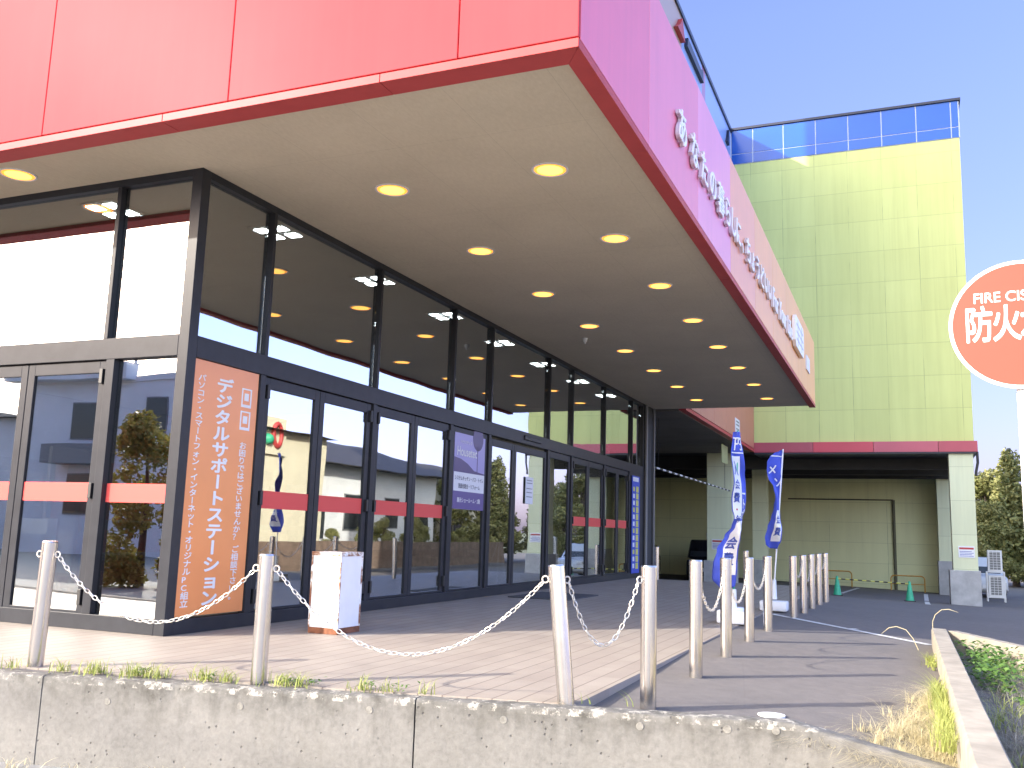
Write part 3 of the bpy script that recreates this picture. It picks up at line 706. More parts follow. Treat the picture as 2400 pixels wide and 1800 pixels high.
# ================================================================== LIGHTS IN THE CANOPY
ordn = ['first', 'second', 'third', 'fourth', 'fifth', 'sixth', 'seventh', 'eighth']
def downlight(x, y, label):
    r = empty('downlight', (x, y, H), label, 'downlight', 'round downlights in the canopy soffit')
    g = MB(); prof = [(.182, .0), (.182, -.008), (.166, -.012), (.158, -.004), (.152, .0)]
    n = 32; vs_ = []; fs = []
    for rr, z in prof:
        for i in range(n): t = 2*math.pi*i/n; vs_.append((x + rr*math.cos(t), y + rr*math.sin(t), H + z))
    for k in range(4):
        for i in range(n): fs.append((k*n+i, k*n+(i+1) % n, (k+1)*n+(i+1) % n, (k+1)*n+i))
    g.add(vs_, fs); g.build('trim_ring', M['white'], r, smooth=60)
    g = MB(); g.lathe((x, y, H), [(.02, -.0095), (.1, -.008), (.153, -.003)][::-1], 28); g.build('diffuser', M['lampwarm'], r, smooth=60)
    g = MB(); vs_ = []
    for rr, z in ((.156, -.0055), (.128, -.0095)):
        for i in range(n): t = 2*math.pi*i/n; vs_.append((x + rr*math.cos(t), y + rr*math.sin(t), H + z))
    g.add(vs_, [(i, (i+1) % n, n+(i+1) % n, n+i) for i in range(n)]); g.build('reflector', M['lamprim'], r, smooth=60)
    return r
L0 = downlight(3.27, 1.14, 'glowing round downlight, first from the street corner in the outer row along the canopy edge')
for i in range(1, 8): dup(L0, (3.27, 1.14+2.243*i, H), 'glowing round downlight, %s from the street corner in the outer row along the canopy edge' % ordn[i])
for i in range(8): dup(L0, (1.51, 1.135+2.235*i, H), 'glowing round downlight, %s from the street corner in the inner row beside the glass front' % ordn[i])
dup(L0, (-2.01, -.47, H), 'glowing round downlight over the left glass doors at the picture edge')
g = MB(); g.cyl((1.12, 8.79, H), (1.12, 8.79, H-.07), .05, .035, 14); g.cyl((1.12, 8.79, H-.07), (1.12, 8.79, H-.1), .02, n=10)
tag(g.build('smoke_detector', M['white'], smooth=40), 'small white detector dome on the soffit between the inner downlights', 'detector')
# square fittings on the shop ceiling seen through the upper glass
def troffer(x, y, label):
    r = empty('ceiling_light', (x, y, 4.51), label, 'ceiling light', 'square ceiling lights inside the shop')
    g = MB(); g.box(x-.26, x+.26, y-.26, y+.26, 4.485, 4.513); g.build('frame', M['shelf'], r)
    for a in (-.125, .125):
        for b in (-.125, .125):
            g = MB(); g.box(x+a-.075, x+a+.075, y+b-.075, y+b+.075, 4.478, 4.4845); g.build('diffuser', M['lampwhite'], r)
    return r
t0 = troffer(-.42, 1.8, 'square white ceiling light behind the first tall pane of the long glass front')
for i, y in enumerate((4.03, 6.26, 8.5, 10.74, 12.98, 15.2)):
    dup(t0, (-.42, y, 4.51), 'square white ceiling light, %s from the corner behind the long glass front' % ordn[i+1])
dup(t0, (-1.75, .55, 4.51), 'square white ceiling light inside the shop behind the left upper pane')

# ================================================================== BOLLARDS AND CHAINS
def bollard(x, y, zb, zt, label, lean=(0, 0), rings=(), r=.054):
    e = empty('bollard', (x, y, zb), label, 'bollard', 'stainless steel bollards around the plaza')
    top = Vector((x+lean[0], y+lean[1], zt)); bot = Vector((x, y, zb)); ax = (top-bot).normalized()
    g = MB(); g.cyl(bot - ax*.03, top - ax*.01, r, n=28, caps=True); g.cyl(top - ax*.01, top, r, r*.9, n=28)
    g.build('post', M['steel'], e, smooth=35)
    pts = []
    for d in rings:
        d = Vector((d[0], d[1], 0)).normalized(); c = top - ax*.095 + d*(r+.022)
        h = MB(); h.torus(c, d, (0, 0, 1), .021, .0055, 16, 6); h.cyl(top - ax*.095 + d*(r-.005), top - ax*.095 + d*(r+.006), .009, n=8)
        h.build('eye_ring', M['chain'], e, smooth=60); pts.append(c + d*.015 - Vector((0, 0, .018)))
    return e, pts
def chain(a, b, sag, label, link=.052, wire=.0042, lo=False):
    a = Vector(a); b = Vector(b); g = MB(); N_ = 200; pts = []
    for i in range(N_+1):
        t = i/N_; p = a.lerp(b, t); p.z -= sag*(1-(2*t-1)**2); pts.append(p)
    acc = [0]
    for i in range(N_): acc.append(acc[-1] + (pts[i+1]-pts[i]).length)
    n = max(3, int(acc[-1]/(link*.78))); j = 0
    for k in range(n):
        s_ = (k+.5)/n*acc[-1]
        while acc[j+1] < s_: j += 1
        c = pts[j].lerp(pts[j+1], (s_-acc[j])/max(1e-6, acc[j+1]-acc[j])); d = (pts[j+1]-pts[j]).normalized()
        side = d.cross(Vector((0, 0, 1))).normalized(); upv = side.cross(d)
        tw = (math.pi/4 if k % 2 else -math.pi/4) + .25*math.sin(k*1.7)
        bx = side*math.cos(tw) + upv*math.sin(tw)
        g.torus(c, d, bx, link*.24, wire, 10 if lo else 14, 4 if lo else 6, sx=1.95)
    o = g.build('chain', M['chain'], smooth=60); return tag(o, label, 'chain', 'galvanised chains between the bollards')
def dirv(p, q): return (q[0]-p[0], q[1]-p[1])
BP = {1: (.589, -1.895), 2: (2.311, -1.603), 3: (4.355, -1.19), 4: (4.751, -.686), 5: (4.77, .767), 6: (4.781, 2.095), 7: (4.778, 3.529), 8: (4.80, 4.856),
      9: (4.861, 7.104), 10: (4.894, 8.201), 11: (4.915, 9.346), 12: (4.935, 10.5), 13: (4.958, 11.72)}
lab = {1: 'steel bollard farthest left, standing behind the concrete wall by the left doors', 2: 'steel bollard in front of the orange poster, a chain on both sides',
       3: 'leaning bright steel bollard nearest the street corner of the plaza', 4: 'second steel bollard from the corner, first one standing on the asphalt',
       5: 'third steel bollard from the corner along the asphalt edge', 6: 'steel bollard right in front of the tall blue flag base',
       7: 'steel bollard just right of the tall blue flag pole', 8: 'steel bollard left of the smaller flag, last before the gap in the row',
       9: 'first steel bollard past the gap, right of the smaller flag', 10: 'second steel bollard past the gap in the row', 11: 'third steel bollard past the gap in the row',
       12: 'fourth steel bollard past the gap, last but one of the row', 13: 'last steel bollard of the row, nearest the first green cone'}
links = [(1, 2, .40), (2, 3, .50), (3, 4, .40), (5, 6, .33), (6, 7, .33), (7, 8, .25), (9, 10, .2), (10, 11, .3), (11, 12, .22), (12, 13, .16)]
ringpt = {}
for i, (x, y) in BP.items():
    rs = []; who = []
    for a, b, s_ in links:
        if a == i: rs.append(dirv(BP[a], BP[b])); who.append((a, b))
        if b == i: rs.append(dirv(BP[b], BP[a])); who.append((a, b))
    if i == 1: rs.append((-1, -.17)); who.append((0, 1))
    zb = (-.01 if i == 3 else 0.0) if i < 4 else hgt(x, y); zt = .885 if i == 1 else (.85 if i < 4 else (.87 if i in (5, 6) else (.855 if i < 9 else .835)))
    e, pts = bollard(x, y, zb, zt, lab[i], lean=(-.088, .0) if i == 3 else ((.02, 0) if i == 1 else (0, 0)), rings=rs)
    for k, p in zip(who, pts): ringpt.setdefault(k, []).append(p)
nm = {(1, 2): 'long pale chain sagging in front of the orange poster', (2, 3): 'long pale chain sagging past the rusty white box', (3, 4): 'short chain between the leaning bollard and its neighbour',
      (5, 6): 'chain between the third and fourth bollards on the asphalt edge', (6, 7): 'chain passing behind the flag base block', (7, 8): 'chain just left of the gap in the bollard row',
      (9, 10): 'first chain past the gap in the bollard row', (10, 11): 'second chain past the gap in the bollard row', (11, 12): 'third chain past the gap in the bollard row', (12, 13): 'last chain at the far end of the bollard row'}
for a, b, s_ in links:
    p, q = ringpt[(a, b)]; chain(p, q, s_, nm[(a, b)], lo=a > 4)
bollard(.72, 15.9, 0, .80, 'lone thin bollard at the far end of the plaza near the dark pier', r=.05)
bollard(3.64, 10.8, 0, .84, 'lone bollard on the plaza behind the two flags', r=.05)

# ================================================================== RUSTY WHITE BOX
e = empty('white_box', (1.005, 1.29, 0), 'tall white painted steel box with rusty edges standing on the plaza by the doors', 'metal box')
g = MB(); g.box(.842, 1.172, 1.09, 1.49, .055, .765); g.build('body', M['white'], e, bevel=.006)
g = MB(); g.box(.836, 1.178, 1.084, 1.496, .0, .06); g.build('plinth', M['rust'], e, bevel=.004)
M['boxlid'] = None
def m_boxlid():
    mt, nt, b = nodes('white_lid_flaking_to_rust'); n = noise_(nt, 5.5, detail=6, rough=.7)
    c = ramp(nt, n, [(.46, (.76, .75, .72)), (.5, (.5, .38, .28)), (.56, (.22, .085, .04))]); nt.links.new(c, b.inputs['Base Color']); b.inputs['Roughness'].default_value = .7; return mt
M['boxlid'] = m_boxlid()
g = MB(); g.box(.832, 1.182, 1.08, 1.5, .76, .80); g.build('lid', M['boxlid'], e, bevel=.005)
for a, b, c, d in ((1.165, 1.18, 1.083, 1.1), (.834, .85, 1.083, 1.1), (1.165, 1.18, 1.48, 1.497)):
    g = MB(); g.box(a, b, c, d, .06, .76); g.build('corner_angle', M['boxlid'], e)

# ================================================================== FLAGS
def flag(base, topx, zt, rows, side, label, pole_mt, base_fn, tcol):
    """rows: list of (z, left, right, depth) lateral offsets in metres from the pole axis, lateral axis = across the view"""
    bx, by = base; L = Vector((.93, .37, 0)).normalized(); Dp = Vector((-L.y, L.x, 0))
    e = empty('banner_flag', (bx, by, 0), label, 'flag', 'blue banner flags on weighted bases')
    base_fn(e)
    g = MB(); pts = [Vector((bx, by, .3)).lerp(Vector((bx+topx*L.x, by+topx*L.y, zt)), t/6) for t in range(7)]
    g.tube(pts, .011, 8); g.build('pole', M[pole_mt], e, smooth=60)
    zs = [r[0] for r in rows]
    def at(u, z, lift=0):
        z = clip(z, zs[-1], zs[0]); k = 0
        while k < len(zs)-2 and zs[k+1] > z: k += 1
        t = (zs[k]-z)/(zs[k]-zs[k+1]); t = t*t*(3-2*t)
        a, b = rows[k], rows[k+1]; l = a[1]+(b[1]-a[1])*t; r = a[2]+(b[2]-a[2])*t; dp = a[3]+(b[3]-a[3])*t
        f = (zt-z)/max(.1, zt-.3); cx = topx*(1-f)
        lat = l + (r-l)*u; dd = dp*(u-.5)*2 + .045*math.sin(u*5+z*6) + .02*math.sin(z*13+u*3) - .05 - lift
        p = Vector((bx, by, z)) + L*lat + Dp*dd; return (p.x, p.y, p.z)
    g = MB(); z0, z1 = zs[0], zs[-1]
    g.grid(18, 90, lambda u, v: at(u, z0+(z1-z0)*v + (side*(u-.5)*.1 if v > .9 else 0)*min(1, (v-.9)*10 if v > .9 else 0)))
    c = g.build('cloth', M['blue'], e, smooth=180); 
    md = c.modifiers.new('thickness', 'SOLIDIFY'); md.thickness = .003; md.offset = 0
    return e, c, at
def print_quad(at, e, name, mt, u0, u1, za, zb, lift=.008, n=14):
    g = MB(); g.grid(6, n, lambda u, v: at(u0+(u1-u0)*u, za+(zb-za)*v, lift)); g.build(name, M[mt], e, smooth=180, fix=False)
def print_text(at, e, s, mt, uc, zc, uw, hgt_, lift=.012, bold=.03):
    g = MB(); put(g, s, lambda a, b, d: at(a, b, lift+d*4), uc, zc, uw, hgt_, bold); g.build('lettering', M[mt], e, fix=False)
def base_tank(bx, by):
    def f(e):
        g = MB(); g.box(bx-.19, bx+.19, by-.17, by+.17, .0, .17); g.build('base', M['plasticw'], e, bevel=.03, smooth=40)
        g = MB(); g.cyl((bx, by, .17), (bx, by, .2), .14, .12, 20); g.cyl((bx, by, .2), (bx, by, .42), .04, .034, 16); g.build('socket', M['plasticw'], e, smooth=40)
    return f
bx, by = 4.33, 5.25; k = 1/614
def row(zpx, l, r, d, p0, kk, top, z0): return (z0-(zpx-top)*kk, ((l+r)/2-(r-l)*.56-p0)*kk, ((l+r)/2+(r-l)*.56-p0)*kk, d)
rows1 = [row(y, l, r, d, 243, k, 110, 2.42) for y, l, r, d in ((112, 248, 300, .02), (160, 238, 306, .05), (280, 220, 322, .1), (420, 224, 338, .12), (520, 226, 352, .14), (640, 218, 354, .14), (720, 222, 348, .13), (790, 240, 322, .1), (860, 230, 296, .02), (930, 188, 268, -.08), (1040, 122, 250, -.1), (1150, 92, 246, -.08), (1260, 88, 243, -.06), (1345, 150, 242, -.04))]
e, c, at = flag((bx, by), .07, 2.44, rows1, 1, 'tall blue and white banner flag on a green pole, twisted by the wind', 'greenpole', base_tank(bx, by), None)
print_quad(at, e, 'print_field', 'paper', .05, .68, 2.1, 1.3, .008, 40)
print_quad(at, e, 'print_field', 'paper', .35, .95, 1.28, .6, .008, 30)
print_text(at, e, '会', 'vinyl_blue', .3, 1.74, .42, .13); print_text(at, e, '費', 'vinyl_blue', .3, 1.57, .42, .13); print_text(at, e, '・', 'vinyl_red', .3, 1.42, .4, .1)
print_text(at, e, '入', 'vinyl_blue', .32, 1.95, .45, .2); print_text(at, e, '年', 'vinyl_blue', .4, 1.3, .5, .1)
print_text(at, e, '会', 'vinyl_blue', .62, 1.0, .5, .16); print_text(at, e, '費', 'vinyl_blue', .62, .8, .5, .16)
print_text(at, e, '円', 'paper', .55, 2.26, .7, .17)
for z in (2.34, 2.15): print_quad(at, e, 'print_line', 'paper', .05, .95, z, z-.014, .012, 3)
for z, s in ((1.63, 'ー'), (1.5, 'ト'), (1.36, 'ポ')): print_text(at, e, s, 'paper', .82, z, .28, .14)
def base_block(bx, by):
    def f(e):
        g = MB(); g.box(bx-.2, bx+.2, by-.14, by+.14, .0, .15); g.build('base', M['plasticw'], e, bevel=.025, smooth=40)
        g = MB(); g.cyl((bx, by, .17), (bx, by, .46), .045, .036, 16); g.build('socket', M['plasticw'], e, smooth=40)
    return f
bx, by = 4.50, 7.85; k = 1/507
rows2 = [row(y, l, r, d, 578, k, 245, 2.42) for y, l, r, d in ((246, 640, 652, .0), (275, 585, 656, .05), (300, 552, 658, .1), (345, 528, 655, .12), (420, 524, 642, .12), (470, 532, 646, .1), (540, 566, 648, .08), (620, 584, 638, .05), (700, 582, 630, .02), (770, 568, 626, -.03), (840, 545, 628, -.05), (930, 524, 615, -.05), (1004, 524, 590, -.04))]
e, c, at = flag((bx, by), .17, 2.44, rows2, -1, 'smaller looking blue banner flag on a white pole, curled up beyond the tall one', 'whitesteel', base_block(bx, by), None)
print_text(at, e, 'メ', 'paper', .38, 2.12, .6, .16); print_text(at, e, 'ン', 'paper', .72, 1.93, .5, .16)
print_quad(at, e, 'print_field', 'paper', .4, .92, 1.5, 1.03, .008, 24)
print_text(at, e, '会', 'vinyl_blue', .66, 1.36, .4, .13); print_text(at, e, '費', 'vinyl_blue', .66, 1.18, .4, .13)
print_quad(at, e, 'print_line', 'paper', .05, .95, 2.33, 2.315, .012, 3)

# ================================================================== FIRE CISTERN SIGN
sx, sy, szc = 6.853, -2.408, 2.02
e = empty('road_sign', (sx, sy, -.2), 'round vermilion fire cistern sign with white rim on a white pole at the right edge', 'sign')
nrm = (Vector((6.351, -6.958, 1.05)) - Vector((sx, sy, szc))); nrm.z = 0; nrm.normalize(); U = Vector((0, 0, 1)).cross(nrm) ; U.normalize(); ctr = Vector((sx, sy, szc)) + nrm*.0
def sgn(u, v, d=0): p = ctr + U*u + Vector((0, 0, v)) + nrm*d; return (p.x, p.y, p.z)
def disc(r0, d0, d1, n=64):
    g = MB(); g.cyl(ctr + nrm*d0, ctr + nrm*d1, r0, n=n); return g
disc(.2875, 0, .012).build('sign_plate', M['white'], e, smooth=30)
disc(.272, .0121, .0135).build('sign_face', M['signorange'], e, smooth=30)
g = MB(); put(g, 'FIRE CISTERN', lambda u, v, d: sgn(u, v, .0137+d), 0, .128, .36, .046, .012, em=False); g.build('lettering', M['white'], e)
g = MB()
for i, ch in enumerate('防火水槽'): put(g, ch, lambda u, v, d: sgn(u, v, .0137+d), -.165+.11*i, .012, .118, .17, .02)
g.build('lettering', M['white'], e)
g = MB(); pc = ctr - nrm*.034; g.cyl((pc.x, pc.y, -.6), (pc.x, pc.y, 2.22), .031, n=20); g.build('pole', M['white'], e, smooth=40)
for z in (1.88, 2.14):
    g = MB(); g.torus((pc.x, pc.y, z), (1, 0, 0), (0, 1, 0), .034, .006, 18, 6); g.build('clamp', M['steel'], e, smooth=60)

# ================================================================== POSTERS AND NOTICES ON THE GLASS
def board(name, x, y0, y1, z0, z1, mt, label, cat, t=.012, group=None):
    e = empty(name, (x, (y0+y1)/2, z0), label, cat, group)
    g = MB(); g.box(x-t, x, y0, y1, z0, z1); g.build('sheet', M[mt], e); return e
def vtext(e, chars, x, y, ztop, pitch, size, mt='white', bold=.03, h=None):
    g = MB(); z = ztop
    for ch in chars:
        if ch == ' ': z -= pitch*.6; continue
        put(g, ch, lambda u, v, d: (x+d, u, v), y, z, size, h or size, bold, rot=-math.pi/2 if ch in 'ー' else 0); z -= pitch
    g.build('lettering', M[mt], e)
e = board('poster', -.02, .145, 1.13, .16, 2.645, 'orange', 'tall orange digital support poster with white vertical writing at the glass corner', 'poster')
vtext(e, 'デジタルサポートステーション', -.0185, .60, 2.44, .163, .26, h=.16, bold=.035)
vtext(e, 'パソコン・スマートフォン・インターネット・オリジナルPC組立', -.0185, .255, 2.47, .0755, .115, h=.074, bold=.02)
vtext(e, 'お困りではございませんか？ ご相談下さい。', -.0185, .945, 1.86, .0785, .115, h=.077, bold=.02)
for z, nlines in ((2.36, 1), (2.12, 2)):
    g = MB(); a, b = .87, 1.03
    for q in ((a, b, z+.085, z+.1), (a, b, z-.1, z-.07), (a, a+.02, z-.07, z+.085), (b-.02, b, z-.07, z+.085)): g.box(-.0199, -.0184, *q)
    g.build('icon', M['white'], e)
    g = MB(); g.box(-.0199, -.0184, a+.045, b-.045, z-.03, z+.05); g.build('icon', M['white'], e)
e = board('poster', -.024, 5.965, 7.10, 1.38, 2.56, 'lilac', 'purple kitchen showroom poster with a white text band on the glass', 'poster')
def qd(e, name, mt, x, y0, y1, z0, z1): g = MB(); g.box(x-.0012, x, y0, y1, z0, z1); return g.build(name, M[mt], e)
qd(e, 'print_field', 'purple', -.0225, 5.967, 7.098, 1.382, 1.66)
g = MB(); g.prism([(5.967, 1.95), (7.098, 1.95), (7.098, 1.97), (6.7, 2.0), (6.45, 2.1), (6.2, 2.16), (5.967, 2.18)], 'x', -.0237, -.0225); g.build('print_field', M['deeppurple'], e)
qd(e, 'print_field', 'paper', -.0222, 5.967, 7.098, 1.655, 1.95)
g = MB(); g.cyl((-.0235, 6.82, 2.53), (-.0222, 6.82, 2.53), .2, n=24); g.build('print_lamp', M['deeppurple'], e); qd(e, 'print_lamp_cord', 'deeppurple', -.0222, 6.80, 6.825, 1.95, 2.4)
def htext(e, s, y, z, wd, h, mt, x=-.021, bold=.02): g = MB(); put(g, s, lambda u, v, d: (x+d, u, v), y, z, wd, h, bold, em=False); g.build('lettering', M[mt], e)
htext(e, 'ハウステック', 6.38, 2.43, .42, .055, 'white'); htext(e, 'Housetec', 6.42, 2.28, .72, .14, 'white'); htext(e, 'システムキッチン・バス・トイレ', 6.53, 1.86, 1.05, .07, 'ink'); htext(e, '洗面化粧台・リフォーム', 6.53, 1.74, .8, .075, 'ink'); htext(e, '展示ショールーム・2階', 6.53, 1.52, .85, .075, 'white')
e = board('notice_sheet', -.024, 8.95, 9.33, 1.57, 2.06, 'paper', 'narrow white notice sheet stuck on the sliding door glass', 'notice', .004)
for z in (2.0, 1.95, 1.85, 1.78, 1.7): qd(e, 'print_line', 'shelf', -.0233, 9.0, 9.28, z-.008, z+.006)
e = board('vertical_banner', .035, 16.06, 16.78, .12, 2.56, 'blue', 'narrow blue and yellow vertical banner board at the far end of the glass front', 'banner', .02)
qd(e, 'print_field', 'paper', .0365, 16.12, 16.66, 2.42, 2.53)
for i in range(12):
    z = 2.3 - i*.175; qd(e, 'print_block', 'yellowprint', .0365, 16.42, 16.66, z-.15, z)
    qd(e, 'print_block', 'paper' if i % 3 else 'yellowprint', .0365, 16.14, 16.3, z-.13, z-.02)
for px, pz, label in ((8.15, .62, 'white notice with a red title bar on the right concrete footed pillar'), (-.87, .6, 'white notice with a red title bar on the left pillar behind the flag')):
    y = YW-.03; e = empty('notice_board', (px+.27, y, pz), label, 'notice'); g = MB(); g.box(px, px+.54, y-.012, y+.008, pz, pz+.42); g.build('sheet', M['paper'], e)
    g = MB(); g.box(px+.03, px+.51, y-.014, y-.0125, pz+.3, pz+.37); g.build('title_bar', M['vinyl_red'], e)
    for i in range(4): g = MB(); g.box(px+.04, px+.5-.06*(i % 2), y-.014, y-.0125, pz+.05+.055*i, pz+.07+.055*i); g.build('print_line', M['vinyl_blue'], e)
e = empty('notice_board', (.88, 27.2, 4.9), 'small white sign plate on the salmon fascia above the drive entry', 'notice'); g = MB(); g.box(.862, .88, 26.75, 27.7, 4.62, 5.35); g.build('sheet', M['paper'], e)
for z in (4.8, 4.95, 5.1, 5.22): g = MB(); g.box(.8805, .883, 26.9, 27.55, z, z+.05); g.build('print_line', M['shelf'], e)
e = empty('notice_board', (.4, 27.3, 4.0), 'yellowish plate hanging under the drive soffit', 'notice'); g = MB(); g.box(.38, .4, 26.7, 27.9, 3.75, 4.4); g.build('sheet', mat('faded_yellow_plate', (.4, .42, .2), .6), e)
g = MB(); g.tube([(.39, 27, 4.4), (.39, 27, 4.52)], .012, 6); g.build('hanger', M['dgrey'], e)
g = MB(); g.box(.357, 1.4, 7.35, 8.95, .0, .018); tag(g.build('door_mat', M['mat'], bevel=.004), 'dark grey mat on the plaza in front of the sliding doors', 'mat')

# ================================================================== INSIDE THE SHOP
g = MB(); g.prism([(-3.09, .04), (-2.41, .04), (-2.5, 1.04), (-3.09, 1.04)], 'y', .9, .93); tag(g.build('display_board', M['paper'], bevel=.004), 'large white board leaning inside the left glass door', 'board')
e = empty('display_board', (-1.88, .55, 0), 'brown framed board standing inside the left glass doors', 'board')
g = MB(); g.box(-2.06, -1.75, .52, .56, .44, 1.13); g.build('panel', M['brown'], e); g = MB(); g.box(-2.02, -1.79, .515, .5195, .48, 1.09); g.build('face', M['goods2'], e)
g = MB(); g.box(-2.04, -2.0, .53, .57, .012, .44); g.build('leg', M['brown'], e); g = MB(); g.box(-1.82, -1.78, .53, .57, .012, .44); g.build('leg', M['brown'], e)
def shelf(x, y0, y1, mt, label):
    e = empty('store_shelf', (x, (y0+y1)/2, 0), label, 'shelf', 'stocked shelving inside the shop')
    g = MB(); g.box(x-.03, x+.03, y0, y1, .012, 2.0); g.build('back_panel', M['shelf'], e)
    for z in (.15, .6, 1.05, 1.5):
        g = MB(); g.box(x+.03, x+.45, y0, y1, z-.03, z); g.build('shelf_board', M['shelf'], e)
        g = MB(); y = y0+.05
        while y < y1-.3:
            wd = random.uniform(.14, .4); hh = random.uniform(.18, .36); g.box(x+.06, x+.06+random.uniform(.2, .36), y, min(y+wd, y1), z, z+hh); y += wd+.02
        o = g.build('goods', M[mt], e); o['kind'] = 'stuff'
for i, (x, a, b, mt) in enumerate(((-4.2, 2.2, 7.0, 'goods1'), (-4.2, 8.8, 15.2, 'goods2'), (-7.0, 2, 15, 'goods2'), (-10, 2, 15, 'goods1'))):
    shelf(x, a, b, mt, ('shop shelf with reddish boxes behind the first doors', 'shop shelf with pale boxes behind the farther doors', 'second row of shop shelving with pale boxes', 'deepest row of shop shelving with reddish boxes')[i])
e = empty('easel', (-.85, 9.9, 0), 'white easel stand inside the fixed pane by the sliding doors', 'easel')
for p, q in (((-.85, 9.75, 1.0), (-.8, 9.55, .012)), ((-.85, 9.75, 1.0), (-.8, 10.0, .012)), ((-.85, 9.75, 1.0), (-1.15, 9.78, .012))):
    g = MB(); g.tube([p, q], .014, 6); g.build('leg', M['white'], e)
g = MB(); g.box(-.84, -.82, 9.5, 10.0, 1.0, 1.5); g.build('panel', M['shelf'], e)
e = empty('stand_sign', (-.8, 12.0, 0), 'tall white stand sign inside the farther doors', 'sign'); g = MB(); g.box(-.82, -.8, 11.9, 12.25, .25, 1.6); g.build('panel', M['paper'], e); g = MB(); g.box(-.95, -.65, 11.85, 12.3, .012, .04); g.build('foot', M['shelf'], e); g = MB(); g.tube([(-.82, 12.07, .04), (-.82, 12.07, .3)], .015, 6); g.build('stem', M['shelf'], e)

# ================================================================== PARKING DECK THINGS
def cone(x, y, label):
    z = hgt(x, y); e = empty('traffic_cone', (x, y, z), label, 'traffic cone', 'green traffic cones')
    g = MB(); g.box(x-.2, x+.2, y-.2, y+.2, z, z+.035); g.build('foot', M['black'], e, bevel=.01)
    g = MB(); g.lathe((x, y, z+.035), [(.155, 0), (.14, .03), (.045, .64), (.03, .68), (.012, .69)], 24); g.build('body', M['green'], e, smooth=40); return e
cone(3.96, 30.6, 'green traffic cone nearer the bollards'); cone(6.45, 30.6, 'green traffic cone nearer the right pillar')
a = Vector((3.96, 30.58, hgt(3.96, 30.6)+.62)); b = Vector((6.45, 30.58, hgt(6.45, 30.6)+.62)); g = MB(); e = empty('barrier_bar', a.lerp(b, .5), 'yellow and black striped bar resting across the two green cones', 'barrier bar')
n = 17
for i in range(n):
    g = MB(); p = a.lerp(b, i/n); q = a.lerp(b, (i+1)/n)
    for v in (p, q): pass
    g.cyl(p, q, .022, n=12); o = g.build('black_band' if i % 2 else 'yellow_band', M['black'] if i % 2 else M['yellowprint'], e, smooth=40)
def rail(x0, x1, y, label):
    z = min(hgt(x0, y), hgt(x1, y)); e = empty('pipe_rail', ((x0+x1)/2, y, z), label, 'guard rail', 'yellow pipe guard rails'); r = .16; zt = z+.72; pts = [(x0, y, z-.05), (x0, y, zt-r)]
    for i in range(1, 7): t = i/6*math.pi/2; pts.append((x0+r-r*math.cos(t), y, zt-r+r*math.sin(t)))
    for i in range(0, 7): t = i/6*math.pi/2; pts.append((x1-r+r*math.sin(t), y, zt-r+r*math.cos(t)))
    pts.append((x1, y, z-.05)); g = MB(); g.tube(pts, .03, 10); g.build('hoop', M['yellow'], e, smooth=60)
    g = MB(); g.tube([(x0, y, z+.35), (x1, y, z+.35)], .02, 8); g.build('crossbar', M['yellow'], e, smooth=60)
rail(5.7, 7.12, 40.2, 'yellow pipe guard rail right of the brown shutter edge'); rail(2.6, 4.0, 40.2, 'yellow pipe guard rail behind the left green cone'); rail(-3.4, -2.0, 39.0, 'yellow pipe guard rail deep in the left of the deck')
# air conditioners
ax, ay = 9.75, 37.0; az = hgt(ax, ay)
e = empty('rack', (ax, ay, az), 'pale steel rack holding two air conditioner units beyond the right pillar', 'rack')
for x in (ax-.32, ax+.32):
    for y in (ay-.18, ay+.18): g = MB(); g.box(x-.025, x+.025, y-.025, y+.025, az-.05, az+1.22); g.build('leg', M['white'], e)
for z in (.16, 1.18):
    g = MB(); g.box(ax-.345, ax+.345, ay-.2, ay+.2, az+z, az+z+.045); g.build('shelf', M['white'], e)
for z0, label in ((.206, 'lower white air conditioner unit on the rack beyond the right pillar'), (1.226, 'upper white air conditioner unit on top of the rack beyond the right pillar')):
    z0 += az; e = empty('air_conditioner', (ax, ay, z0), label, 'air conditioner', 'stacked air conditioner units')
    g = MB(); g.box(ax-.27, ax+.27, ay-.16, ay+.16, z0, z0+.86); g.build('casing', M['white'], e, bevel=.015)
    g = MB(); g.box(ax-.21, ax+.21, ay-.166, ay-.1605, z0+.06, z0+.8); g.build('fan_opening', M['shelf'], e)
    g = MB()
    for i in range(8): g.box(ax-.21, ax+.21, ay-.18, ay-.168, z0+.06+i*.1, z0+.075+i*.1)
    for i in range(4): g.box(ax-.21+i*.135, ax-.195+i*.135, ay-.183, ay-.1802, z0+.06, z0+.8)
    g.build('grille', M['white'], e)
# hanging height bar at the drive entry
e = empty('height_bar', (-.4, 24.5, 2.9), 'striped white and black height limit bar hung at the drive entry', 'height bar'); n = 34
A0 = Vector((-.25, 18.9, 3.02)); B0 = Vector((-.1, 31.2, 2.95))
for i in range(n):
    g = MB(); g.cyl(A0.lerp(B0, i/n), A0.lerp(B0, (i+1)/n), .03, n=8); g.build('black_band' if i % 2 else 'white_band', M['black'] if i % 2 else M['white'], e)
for t in (.08, .92):
    p = A0.lerp(B0, t); g = MB(); g.tube([p, (p.x, p.y, 4.5)], .008, 5); g.build('hanger', M['dgrey'], e)
g = MB(); g.box(-2.9, -1.5, 40.9, 40.98, .1, 1.3); o = g.build('notice_board', M['paper']); tag(o, 'large dim white notice on the deck wall behind the dark van', 'notice')

